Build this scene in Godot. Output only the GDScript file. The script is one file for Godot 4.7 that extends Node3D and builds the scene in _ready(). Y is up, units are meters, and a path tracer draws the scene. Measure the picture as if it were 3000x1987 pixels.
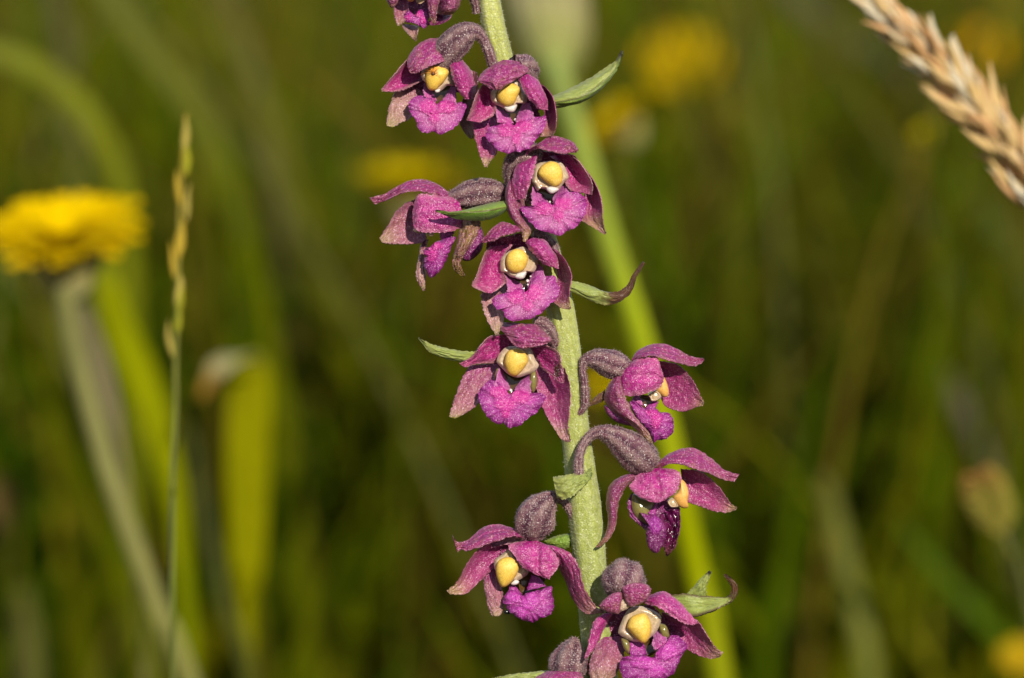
extends Node3D
# Meadow with a dark red orchid spike in focus. Orchid shapes are given as (x, y) on the plane in focus, in units of UNIT metres, with a depth z towards the viewer.

const FRAME_H := 0.105          # metres of the focus plane that fill the frame's height
const UNIT := 0.105 / 1987.0
const DIST := 0.76              # camera to the orchid's stem
const PITCH := 8.0
const MID_Y := 0.40             # height of the frame's middle at the orchid

var cam_at: Vector3
var fwd: Vector3
var upv: Vector3
var rgt: Vector3
var rng := RandomNumberGenerator.new()
var nz := FastNoiseLite.new()
var nzf := FastNoiseLite.new()
var mats := {}
var styles := {}
var names := {}

# ---------- current flower frame ----------
var orchid: Node3D
var cur: Node3D
var cur_at: Vector3
var ox := 0.0
var oy := 0.0
var sc := 1.0
var zo := 0.0


func _ready() -> void:
	rng.seed = 4711
	nz.seed = 5
	nz.noise_type = FastNoiseLite.TYPE_SIMPLEX
	nz.frequency = 1.0
	nz.fractal_octaves = 2
	nzf.seed = 9
	nzf.noise_type = FastNoiseLite.TYPE_SIMPLEX
	nzf.frequency = 1.0
	nzf.fractal_octaves = 1
	setup_camera_and_light()
	make_materials()
	make_styles()
	build_ground()
	build_meadow_grass()
	build_background_plants()
	build_orchid()
	build_mite()
	build_beetle()


func setup_camera_and_light() -> void:
	var p := deg_to_rad(PITCH)
	fwd = Vector3(0, -sin(p), -cos(p))
	upv = Vector3(0, cos(p), -sin(p))
	rgt = Vector3(1, 0, 0)
	cam_at = Vector3(0, MID_Y, 0) - fwd * DIST
	var cam := Camera3D.new()
	cam.name = "camera"
	cam.position = cam_at
	cam.rotation.x = -p
	var at := CameraAttributesPhysical.new()
	var half := FRAME_H / 2.0 / DIST
	at.frustum_focal_length = 12.0 / half
	at.frustum_focus_distance = DIST - 55.0 * UNIT
	at.frustum_near = 0.05
	at.frustum_far = 900.0
	at.exposure_aperture = at.frustum_focal_length / 12.0
	cam.attributes = at
	add_child(cam)
	cam.current = true

	var env := Environment.new()
	env.background_mode = Environment.BG_SKY
	var sky := Sky.new()
	var sm := ProceduralSkyMaterial.new()
	sm.sky_top_color = Color(0.47, 0.53, 0.63)
	sm.sky_horizon_color = Color(0.74, 0.73, 0.70)
	sm.sky_curve = 0.15
	sm.sky_energy_multiplier = 1.15
	sm.ground_bottom_color = Color(0.10, 0.10, 0.05)
	sm.ground_horizon_color = Color(0.36, 0.36, 0.22)
	sm.sun_angle_max = 6.0
	sky.sky_material = sm
	env.sky = sky
	env.tonemap_mode = Environment.TONE_MAPPER_LINEAR
	env.tonemap_exposure = 1.22
	env.sdfgi_enabled = true
	env.ssao_enabled = true
	env.ssil_enabled = true
	var we := WorldEnvironment.new()
	we.name = "world"
	we.environment = env
	add_child(we)

	var sun := DirectionalLight3D.new()
	sun.name = "sun"
	sun.light_color = Color(1.0, 0.97, 0.91)
	sun.light_energy = 1.42
	sun.light_angular_distance = 0.5
	sun.shadow_enabled = true
	add_child(sun)
	sun.look_at_from_position(Vector3(0.30, 0.50, 0.86), Vector3.ZERO, Vector3.UP)


# ---------- helpers ----------
func numbered(s: String) -> String:
	var k: int = names.get(s, 0)
	names[s] = k + 1
	return s if k == 0 else "%s_%03d" % [s, k]


func tag(o: Node, label: String, category: String, group := "", kind := "") -> void:
	if label:
		o.set_meta("label", label)
	if category:
		o.set_meta("category", category)
	if group:
		o.set_meta("group", group)
	if kind:
		o.set_meta("kind", kind)


func pw(x: float, y: float, z: float) -> Vector3:          # a place near the plane in focus
	var d := DIST - z * UNIT
	var k := UNIT / DIST * d
	return cam_at + fwd * d + rgt * ((x - 1500.0) * k) + upv * ((993.5 - y) * k)


func far_pt(x: float, y: float, d: float) -> Vector3:      # a place d metres away along the line of sight through that point of the plane in focus
	var k := UNIT / DIST * d
	return cam_at + fwd * d + rgt * ((x - 1500.0) * k) + upv * ((993.5 - y) * k)


class Mb:
	var v := PackedVector3Array()
	var n := PackedVector3Array()
	var c := PackedColorArray()
	var i := PackedInt32Array()

	func add(p: Vector3, nn: Vector3, col: Color) -> int:
		v.append(p)
		n.append(nn)
		c.append(col)
		return v.size() - 1

	func tri(a: int, b: int, d: int) -> void:             # wound so that the front agrees with the normals
		var f := (v[b] - v[a]).cross(v[d] - v[a])
		if f.dot(n[a] + n[b] + n[d]) > 0.0:
			i.append(a); i.append(d); i.append(b)
		else:
			i.append(a); i.append(b); i.append(d)

	func quad(a: int, b: int, d: int, e: int) -> void:
		tri(a, b, d)
		tri(a, d, e)

	func mesh(origin: Vector3) -> ArrayMesh:
		var out := ArrayMesh.new()
		var vv := PackedVector3Array()
		vv.resize(v.size())
		for k in v.size():
			vv[k] = v[k] - origin
		var a := []
		a.resize(Mesh.ARRAY_MAX)
		a[Mesh.ARRAY_VERTEX] = vv
		a[Mesh.ARRAY_NORMAL] = n
		a[Mesh.ARRAY_COLOR] = c
		a[Mesh.ARRAY_INDEX] = i
		out.add_surface_from_arrays(Mesh.PRIMITIVE_TRIANGLES, a)
		return out


func put(mb: Mb, called: String, mat: String, parent: Node3D, origin: Vector3) -> MeshInstance3D:
	var o := MeshInstance3D.new()
	o.name = called
	o.mesh = mb.mesh(origin)
	o.material_override = mats[mat]
	parent.add_child(o, true)
	return o


func cr(a: Vector3, b: Vector3, c: Vector3, d: Vector3, t: float) -> Vector3:
	return 0.5 * (2.0 * b + (c - a) * t + (2.0 * a - 5.0 * b + 4.0 * c - d) * t * t + (3.0 * b - a - 3.0 * c + d) * t * t * t)


func spline(p: Array, t: float) -> Vector3:                # open Catmull-Rom through all points, t in 0..1
	var m := p.size() - 1
	var f := clampf(t, 0.0, 1.0) * m
	var k := mini(int(f), m - 1)
	return cr(p[maxi(k - 1, 0)], p[k], p[k + 1], p[mini(k + 2, m)], f - k)


func spline_closed(p: Array, t: float) -> Vector3:
	var m := p.size()
	var f := fposmod(t, 1.0) * m
	var k := int(f) % m
	return cr(p[(k + m - 1) % m], p[k], p[(k + 1) % m], p[(k + 2) % m], f - floorf(f))


func lin(r: float, g: float, b: float) -> Color:
	return Color(r, g, b)


func noise_tex(freq: float, kind: int, lo: float, hi: float, size := 512, octaves := 2, sd := 1) -> ImageTexture:
	var f := FastNoiseLite.new()
	f.seed = sd
	f.noise_type = kind
	f.frequency = freq
	f.fractal_octaves = octaves
	if kind == FastNoiseLite.TYPE_CELLULAR:
		f.fractal_type = FastNoiseLite.FRACTAL_NONE
		f.cellular_return_type = FastNoiseLite.RETURN_DISTANCE
	var im := f.get_seamless_image(size, size, false, false, 0.1, true)
	var out := Image.create(size, size, false, Image.FORMAT_RGB8)
	for y in size:
		for x in size:
			var q := lerpf(lo, hi, im.get_pixel(x, y).r)
			out.set_pixel(x, y, Color(q, q, q))
	return ImageTexture.create_from_image(out)


func fleck_tex(count: int, r0: float, r1: float, long: float, cols: Array, strength: float, sd: int, clump := 0.0) -> ImageTexture:
	var g := RandomNumberGenerator.new()
	g.seed = sd
	var size := 512
	var im := Image.create(size, size, false, Image.FORMAT_RGBA8)
	var base: Color = cols[0]
	im.fill(Color(base.r, base.g, base.b, 0.0))
	for k in count:
		var x := g.randf() * size
		var y := g.randf() * size
		if clump > 0.0 and nz.get_noise_2d(x * 0.012, y * 0.012 + sd) < g.randf_range(-clump, clump) - 0.1:
			continue
		var r := g.randf_range(r0, r1)
		var a := g.randf() * TAU
		var steps := maxi(1, int(long / r))
		var c: Color = cols[g.randi_range(0, cols.size() - 1)]
		var al := strength * g.randf_range(0.45, 1.0)
		for st in steps:
			var cx := x + cos(a) * st * r
			var cy := y + sin(a) * st * r
			for dy in range(-int(r) - 1, int(r) + 2):
				for dx in range(-int(r) - 1, int(r) + 2):
					var f := al * clampf(1.2 - sqrt(float(dx * dx + dy * dy)) / r, 0.0, 1.0)
					if f > 0.0:
						var ix := posmod(int(cx) + dx, size)
						var iy := posmod(int(cy) + dy, size)
						if im.get_pixel(ix, iy).a < f:
							im.set_pixel(ix, iy, Color(c.r, c.g, c.b, f))
	return ImageTexture.create_from_image(im)


func flecks(mat: String, tex: ImageTexture) -> void:
	var m: StandardMaterial3D = mats[mat]
	m.detail_enabled = true
	m.detail_albedo = tex
	m.detail_blend_mode = BaseMaterial3D.BLEND_MODE_MIX
	m.detail_uv_layer = BaseMaterial3D.DETAIL_UV_1


func make_mat(called: String, rough: float, spec: float, tex: ImageTexture, bump: ImageTexture, scale: float, bump_cm: float, back := Color.BLACK, rim := 0.0) -> StandardMaterial3D:
	var m := StandardMaterial3D.new()
	m.resource_name = called
	m.vertex_color_use_as_albedo = true
	m.roughness = rough
	m.metallic_specular = spec
	m.uv1_triplanar = true
	m.uv1_scale = Vector3.ONE * scale
	if tex:
		m.albedo_texture = tex
	if bump:
		m.heightmap_enabled = true
		m.heightmap_texture = bump
		m.heightmap_scale = bump_cm
	if back != Color.BLACK:
		m.backlight_enabled = true
		m.backlight = back
	if rim > 0.0:
		m.rim_enabled = true
		m.rim = rim
		m.rim_tint = 0.4
	mats[called] = m
	return m


func make_materials() -> void:
	var papilla := noise_tex(0.055, FastNoiseLite.TYPE_CELLULAR, 0.0, 1.0, 512, 1, 3)
	var grain := noise_tex(0.07, FastNoiseLite.TYPE_SIMPLEX, 0.84, 1.0, 512, 3, 8)
	var soft := noise_tex(0.03, FastNoiseLite.TYPE_SIMPLEX, 0.90, 1.0, 512, 3, 11)
	make_mat("petal", 0.36, 0.5, grain, papilla, 170.0, 0.014, Color(0.3, 0.3, 0.3))
	make_mat("lip", 0.38, 0.5, grain, papilla, 190.0, 0.014, Color(0.3, 0.3, 0.3))
	make_mat("hairy", 0.62, 0.4, grain, papilla, 140.0, 0.016, Color.BLACK, 0.12)
	make_mat("stem", 0.55, 0.35, grain, papilla, 120.0, 0.007, Color(0.12, 0.12, 0.12), 0.4)
	make_mat("bract", 0.45, 0.4, grain, papilla, 150.0, 0.006, Color(0.35, 0.35, 0.35), 0.2)
	make_mat("waxy", 0.2, 0.5, soft, null, 120.0, 0.0, Color(0.35, 0.35, 0.35))
	make_mat("anther", 0.45, 0.35, soft, null, 200.0, 0.0, Color(0.3, 0.3, 0.3))
	make_mat("wet", 0.12, 0.5, soft, null, 100.0, 0.0)
	make_mat("hair", 0.4, 0.5, null, null, 1.0, 0.0, Color(0.5, 0.5, 0.5))
	make_mat("blade", 0.8, 0.12, soft, null, 18.0, 0.0, Color(0.5, 0.5, 0.5))
	make_mat("straw", 0.6, 0.25, soft, null, 60.0, 0.0, Color(0.3, 0.3, 0.3))
	make_mat("floret", 0.8, 0.1, soft, null, 60.0, 0.0, Color(0.5, 0.5, 0.5))
	make_mat("soil", 0.9, 0.1, soft, null, 0.7, 0.0)
	flecks("petal", fleck_tex(520, 4.0, 8.5, 0.0, [Color(0.94, 0.70, 0.85), Color(1.0, 0.90, 0.95), Color(0.80, 0.46, 0.70), Color(0.42, 0.06, 0.28)], 1.0, 21, 0.5))
	flecks("lip", fleck_tex(480, 4.0, 8.0, 0.0, [Color(0.95, 0.74, 0.89), Color(1.0, 0.90, 0.96), Color(0.66, 0.24, 0.58)], 0.95, 22, 0.6))
	flecks("hairy", fleck_tex(700, 4.0, 7.5, 12.0, [Color(0.86, 0.79, 0.77), Color(0.74, 0.66, 0.64), Color(0.96, 0.91, 0.90), Color(0.52, 0.36, 0.30), Color(0.25, 0.08, 0.14)], 1.0, 23, 0.9))
	flecks("stem", fleck_tex(520, 3.0, 6.0, 14.0, [Color(0.86, 0.87, 0.66), Color(0.92, 0.92, 0.80), Color(0.70, 0.76, 0.36)], 0.75, 24, 0.5))
	flecks("bract", fleck_tex(420, 3.0, 6.0, 0.0, [Color(0.78, 0.78, 0.46), Color(0.62, 0.62, 0.34)], 0.35, 25, 0.5))


func style(called: String, base: Color, mid: Color, tip: Color, edge: Color, edge_w: float, mott: Color, mott_w: float, vein: float, back = null) -> void:
	styles[called] = {"base": base, "mid": mid, "tip": tip, "edge": edge, "edge_w": edge_w, "mott": mott, "mott_w": mott_w, "vein": vein, "back": back}


func make_styles() -> void:
	var dusk := lin(0.20, 0.035, 0.10)
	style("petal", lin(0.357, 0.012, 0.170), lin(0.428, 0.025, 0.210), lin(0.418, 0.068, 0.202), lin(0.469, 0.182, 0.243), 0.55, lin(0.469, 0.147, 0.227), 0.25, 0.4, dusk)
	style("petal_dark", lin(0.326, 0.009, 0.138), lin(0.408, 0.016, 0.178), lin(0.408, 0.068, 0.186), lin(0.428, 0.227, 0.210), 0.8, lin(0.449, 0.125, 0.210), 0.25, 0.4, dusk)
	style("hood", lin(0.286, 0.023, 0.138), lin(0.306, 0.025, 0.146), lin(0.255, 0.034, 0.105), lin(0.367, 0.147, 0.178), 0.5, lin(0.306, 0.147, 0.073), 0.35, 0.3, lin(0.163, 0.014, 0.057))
	style("sepal", lin(0.27, 0.025, 0.13), lin(0.33, 0.10, 0.14), lin(0.36, 0.24, 0.13), lin(0.32, 0.13, 0.17), 0.5, lin(0.42, 0.25, 0.18), 0.30, 0.25, dusk)
	style("sepal_pale", lin(0.28, 0.07, 0.11), lin(0.40, 0.21, 0.18), lin(0.36, 0.27, 0.12), lin(0.34, 0.19, 0.18), 0.5, lin(0.45, 0.30, 0.20), 0.3, 0.25, dusk)
	style("sepal_deep", lin(0.316, 0.013, 0.153), lin(0.347, 0.040, 0.162), lin(0.347, 0.182, 0.097), lin(0.326, 0.102, 0.138), 0.5, lin(0.408, 0.159, 0.162), 0.2, 0.25, dusk)
	style("sepal_out", lin(0.224, 0.020, 0.101), lin(0.235, 0.032, 0.109), lin(0.306, 0.170, 0.065), lin(0.347, 0.193, 0.138), 0.6, lin(0.367, 0.204, 0.129), 0.30, 0.25, dusk)
	style("withered", lin(0.27, 0.13, 0.07), lin(0.26, 0.11, 0.08), lin(0.32, 0.20, 0.05), lin(0.24, 0.06, 0.11), 0.4, lin(0.34, 0.25, 0.05), 0.5, 0.3)
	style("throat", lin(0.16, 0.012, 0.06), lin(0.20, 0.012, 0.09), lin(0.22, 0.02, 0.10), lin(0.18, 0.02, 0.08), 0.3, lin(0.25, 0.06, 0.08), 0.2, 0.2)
	style("under", lin(0.38, 0.24, 0.18), lin(0.34, 0.16, 0.20), lin(0.28, 0.06, 0.16), lin(0.34, 0.10, 0.18), 0.4, lin(0.4, 0.25, 0.2), 0.2, 0.2)
	style("lip", lin(0.450, 0.074, 0.290), lin(0.460, 0.089, 0.290), lin(0.440, 0.084, 0.282), lin(0.340, 0.023, 0.238), 0.9, lin(0.520, 0.231, 0.387), 0.3, 0.15)
	style("lip_deep", lin(0.420, 0.037, 0.273), lin(0.380, 0.032, 0.255), lin(0.320, 0.021, 0.229), lin(0.240, 0.011, 0.176), 0.9, lin(0.450, 0.126, 0.352), 0.25, 0.2)
	style("lip_dark", lin(0.224, 0.013, 0.148), lin(0.204, 0.016, 0.131), lin(0.163, 0.011, 0.104), lin(0.204, 0.022, 0.139), 0.6, lin(0.306, 0.065, 0.209), 0.3, 0.3)
	style("arm", lin(0.450, 0.105, 0.317), lin(0.460, 0.084, 0.317), lin(0.520, 0.053, 0.282), lin(0.500, 0.210, 0.370), 0.6, lin(0.500, 0.210, 0.352), 0.2, 0.1)
	style("cup", lin(0.08, 0.045, 0.012), lin(0.07, 0.035, 0.01), lin(0.10, 0.05, 0.012), lin(0.10, 0.06, 0.02), 0.4, lin(0.03, 0.012, 0.008), 0.3, 0.2)
	style("cup_out", lin(0.20, 0.17, 0.045), lin(0.22, 0.19, 0.05), lin(0.20, 0.15, 0.05), lin(0.24, 0.17, 0.08), 0.4, lin(0.16, 0.09, 0.05), 0.2, 0.1)
	style("column", lin(0.56, 0.42, 0.25), lin(0.54, 0.40, 0.24), lin(0.54, 0.38, 0.26), lin(0.60, 0.47, 0.36), 0.5, lin(0.45, 0.28, 0.15), 0.25, 0.0)
	style("anther", lin(0.80, 0.53, 0.09), lin(0.80, 0.52, 0.085), lin(0.80, 0.49, 0.07), lin(0.78, 0.46, 0.07), 0.6, lin(0.94, 0.70, 0.25), 0.3, 0.0)
	style("anther_dull", lin(0.80, 0.44, 0.12), lin(0.78, 0.42, 0.11), lin(0.74, 0.36, 0.08), lin(0.72, 0.38, 0.10), 0.5, lin(0.8, 0.5, 0.18), 0.3, 0.0)
	style("rostellum", lin(0.74, 0.68, 0.62), lin(0.74, 0.68, 0.62), lin(0.74, 0.66, 0.6), lin(0.62, 0.48, 0.42), 0.6, lin(0.7, 0.6, 0.55), 0.1, 0.0)
	style("ovary", lin(0.10, 0.018, 0.038), lin(0.085, 0.010, 0.038), lin(0.095, 0.011, 0.042), lin(0.1, 0.03, 0.05), 0.0, lin(0.32, 0.21, 0.18), 0.4, 0.5)
	style("pedicel", lin(0.16, 0.05, 0.07), lin(0.15, 0.04, 0.07), lin(0.14, 0.04, 0.07), lin(0.1, 0.03, 0.05), 0.0, lin(0.34, 0.22, 0.18), 0.4, 0.4)
	style("stem", lin(0.41, 0.40, 0.10), lin(0.36, 0.38, 0.08), lin(0.33, 0.37, 0.08), lin(0.3, 0.3, 0.15), 0.0, lin(0.48, 0.50, 0.24), 0.3, 0.35)
	style("bract", lin(0.29, 0.34, 0.07), lin(0.31, 0.35, 0.08), lin(0.26, 0.27, 0.06), lin(0.26, 0.24, 0.10), 0.4, lin(0.34, 0.38, 0.16), 0.3, 0.2, lin(0.16, 0.24, 0.04))
	style("bract_dark", lin(0.20, 0.30, 0.05), lin(0.18, 0.28, 0.03), lin(0.16, 0.20, 0.02), lin(0.14, 0.10, 0.03), 0.5, lin(0.26, 0.34, 0.08), 0.3, 0.2)
	style("bract_edged", lin(0.29, 0.34, 0.07), lin(0.31, 0.35, 0.08), lin(0.26, 0.27, 0.06), lin(0.10, 0.05, 0.025), 0.95, lin(0.34, 0.38, 0.16), 0.3, 0.2, lin(0.12, 0.10, 0.04))
	style("wine", lin(0.13, 0.010, 0.075), lin(0.10, 0.008, 0.05), lin(0.17, 0.06, 0.06), lin(0.20, 0.05, 0.12), 0.6, lin(0.05, 0.004, 0.02), 0.6, 0.4)
	style("brown", lin(0.12, 0.055, 0.025), lin(0.12, 0.05, 0.025), lin(0.10, 0.04, 0.02), lin(0.10, 0.05, 0.03), 0.4, lin(0.22, 0.10, 0.05), 0.4, 0.3)


# colour of a point of a surface: t along, u across (-1..1), q a place for the noise
func hue(s: Dictionary, t: float, u: float, q: Vector3, tip_col = null, tip_from := 1.0) -> Color:
	var c: Color = s.base.lerp(s.mid, smoothstep(0.0, 0.5, t)) if t < 0.5 else s.mid.lerp(s.tip, smoothstep(0.5, 1.0, t))
	if s.vein > 0.0:
		var w := nz.get_noise_3d(u * 5.0 + q.z * 0.01, t * 0.9, q.x * 0.003)
		c = c * (1.0 + s.vein * w)
	var m: float = smoothstep(0.05, 0.6, nz.get_noise_3d(q.x * 0.028, q.y * 0.028, q.z * 0.028)) * s.mott_w
	m += smoothstep(0.25, 0.7, nzf.get_noise_3d(q.x * 0.16, q.y * 0.16, q.z * 0.16)) * s.mott_w * 1.1
	c = c.lerp(s.mott, clampf(m, 0.0, 0.9))
	c = c.lerp(s.edge, smoothstep(0.62, 1.0, absf(u)) * s.edge_w)
	if tip_col != null:
		c = c.lerp(tip_col, smoothstep(tip_from - 0.08, tip_from + 0.10, t + 0.06 * nz.get_noise_2d(q.x * 0.05, q.y * 0.05)))
	var k := 1.0 + rng.randf_range(-0.16, 0.16)
	return Color(c.r * k, c.g * k, c.b * k)


func fl(x: float, y: float, s: float, z: float) -> void:
	ox = x
	oy = y
	sc = s
	zo = z


func px(x: float, y: float, z: float) -> Vector3:
	return Vector3(ox + x * sc, oy + y * sc, zo + z)


# A petal, sepal or bract: stations from base to tip, each [left x, y, right x, y, z left, z middle, z right (, middle x, y)]
func petal(called: String, sty: String, st: Array, opt := {}) -> MeshInstance3D:
	var l := []
	var m := []
	var r := []
	for s in st:
		l.append(px(s[0], s[1], s[4]))
		r.append(px(s[2], s[3], s[6]))
		if s.size() > 7:
			m.append(px(s[7], s[8], s[5]))
		else:
			m.append(px((s[0] + s[2]) * 0.5, (s[1] + s[3]) * 0.5, s[5]))
	var nt: int = opt.get("nt", 40)
	var nu: int = opt.get("nu", 22)
	var thick: float = opt.get("thick", 7.0)
	var wave: float = opt.get("wave", 3.0) * 1.4
	var crease: float = opt.get("crease", 0.0)
	var s: Dictionary = styles[sty]
	var bs: Dictionary = s
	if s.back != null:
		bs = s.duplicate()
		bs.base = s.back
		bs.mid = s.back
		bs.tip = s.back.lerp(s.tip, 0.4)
	var tipc = opt.get("tip_col", null)
	var tipf: float = opt.get("tip_from", 1.0)
	var off := rng.randf() * 100.0
	var w: Array[Vector3] = []
	var q: Array[Vector3] = []
	for a in nt + 1:
		var t := float(a) / nt
		var pl := spline(l, t)
		var pm := spline(m, t)
		var pr := spline(r, t)
		for b in nu + 1:
			var u := -1.0 + 2.0 * b / nu
			var p := pl * (u * (u - 1.0) * 0.5) + pm * (1.0 - u * u) + pr * (u * (u + 1.0) * 0.5)
			p.z += wave * nz.get_noise_3d(t * 3.2, u * 1.5, off) + wave * 0.6 * nz.get_noise_3d(t * 8.0, u * 4.0, off + 7.0)
			if crease != 0.0:
				p.z -= crease * exp(-u * u / 0.012) * sqrt(maxf(sin(PI * t), 0.0))
			var e := smoothstep(0.85, 1.0, absf(u))
			p += (p - pm).normalized() * e * (2.4 * nzf.get_noise_2d(t * 24.0, off + signf(u)) + rng.randf_range(-0.8, 0.8))
			p.z += rng.randf_range(-0.35, 0.35)
			q.append(p)
			w.append(pw(p.x, p.y, p.z))
	var mb := Mb.new()
	var row := nu + 1
	var nn: Array[Vector3] = []
	for a in nt + 1:
		for b in row:
			var dt := w[mini(a + 1, nt) * row + b] - w[maxi(a - 1, 0) * row + b]
			var du := w[a * row + mini(b + 1, nu)] - w[a * row + maxi(b - 1, 0)]
			var c := dt.cross(du)
			if c.length_squared() < 1e-24:
				c = -fwd * 1e-6
			nn.append(c.normalized())
	var total := 0.0
	for k in nn.size():
		total += nn[k].dot(-fwd)
	var sg := 1.0 if total >= 0.0 else -1.0
	for a in nt + 1:
		for b in row:
			var k := a * row + b
			var uu := -1.0 + 2.0 * b / nu
			var hc := hue(s, float(a) / nt, uu, q[k], tipc, tipf)
			if opt.has("fold"):
				hc = hc.lerp(opt.fold[1], smoothstep(0.0, 0.2, uu) * 0.75)
				hc = hc.lerp(opt.fold[0], (1.0 - smoothstep(0.04, 0.16, absf(uu - 0.03))) * 0.8)
			if opt.has("spot"):
				var sp: Array = opt.spot
				var c3 := px(sp[0], sp[1], 0.0)
				var dd: float = Vector2((q[k].x - c3.x) / sp[2], (q[k].y - c3.y) / sp[3]).length() / sc + 0.35 * nz.get_noise_2d(q[k].x * 0.12, q[k].y * 0.12)
				hc = hc.lerp(sp[4], 1.0 - smoothstep(0.6, 1.1, dd))
			mb.add(w[k], nn[k] * sg, hc)
	var start := mb.v.size()
	for a in nt + 1:
		for b in row:
			var k := a * row + b
			var u := -1.0 + 2.0 * b / nu
			var h := thick * UNIT * (0.35 + 0.65 * (1.0 - u * u)) * (0.35 + 0.65 * sin(PI * clampf(float(a) / nt, 0.02, 0.98)))
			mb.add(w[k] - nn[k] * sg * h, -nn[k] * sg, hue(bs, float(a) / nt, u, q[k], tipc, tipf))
	for a in nt:
		for b in nu:
			var k := a * row + b
			mb.quad(k, k + 1, k + row + 1, k + row)
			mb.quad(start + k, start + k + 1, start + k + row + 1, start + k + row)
	rim(mb, nt, nu, row, start)
	return put(mb, called, opt.get("mat", "petal"), cur, cur_at)


func rim(mb: Mb, nt: int, nu: int, row: int, start: int) -> void:
	var loop := PackedInt32Array()
	for b in nu:
		loop.append(b)
	for a in nt:
		loop.append(a * row + nu)
	for b in nu:
		loop.append(nt * row + nu - b)
	for a in nt:
		loop.append((nt - a) * row)
	var cen := mb.v[(nt / 2) * row + nu / 2]
	for k in loop.size():
		var a := loop[k]
		var b := loop[(k + 1) % loop.size()]
		var nx := (mb.v[a] - cen).normalized()
		var a1 := mb.add(mb.v[a], nx, mb.c[a])
		var b1 := mb.add(mb.v[b], nx, mb.c[b])
		var a2 := mb.add(mb.v[a + start], nx, mb.c[a])
		var b2 := mb.add(mb.v[b + start], nx, mb.c[b])
		mb.quad(a1, b1, b2, a2)


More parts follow.
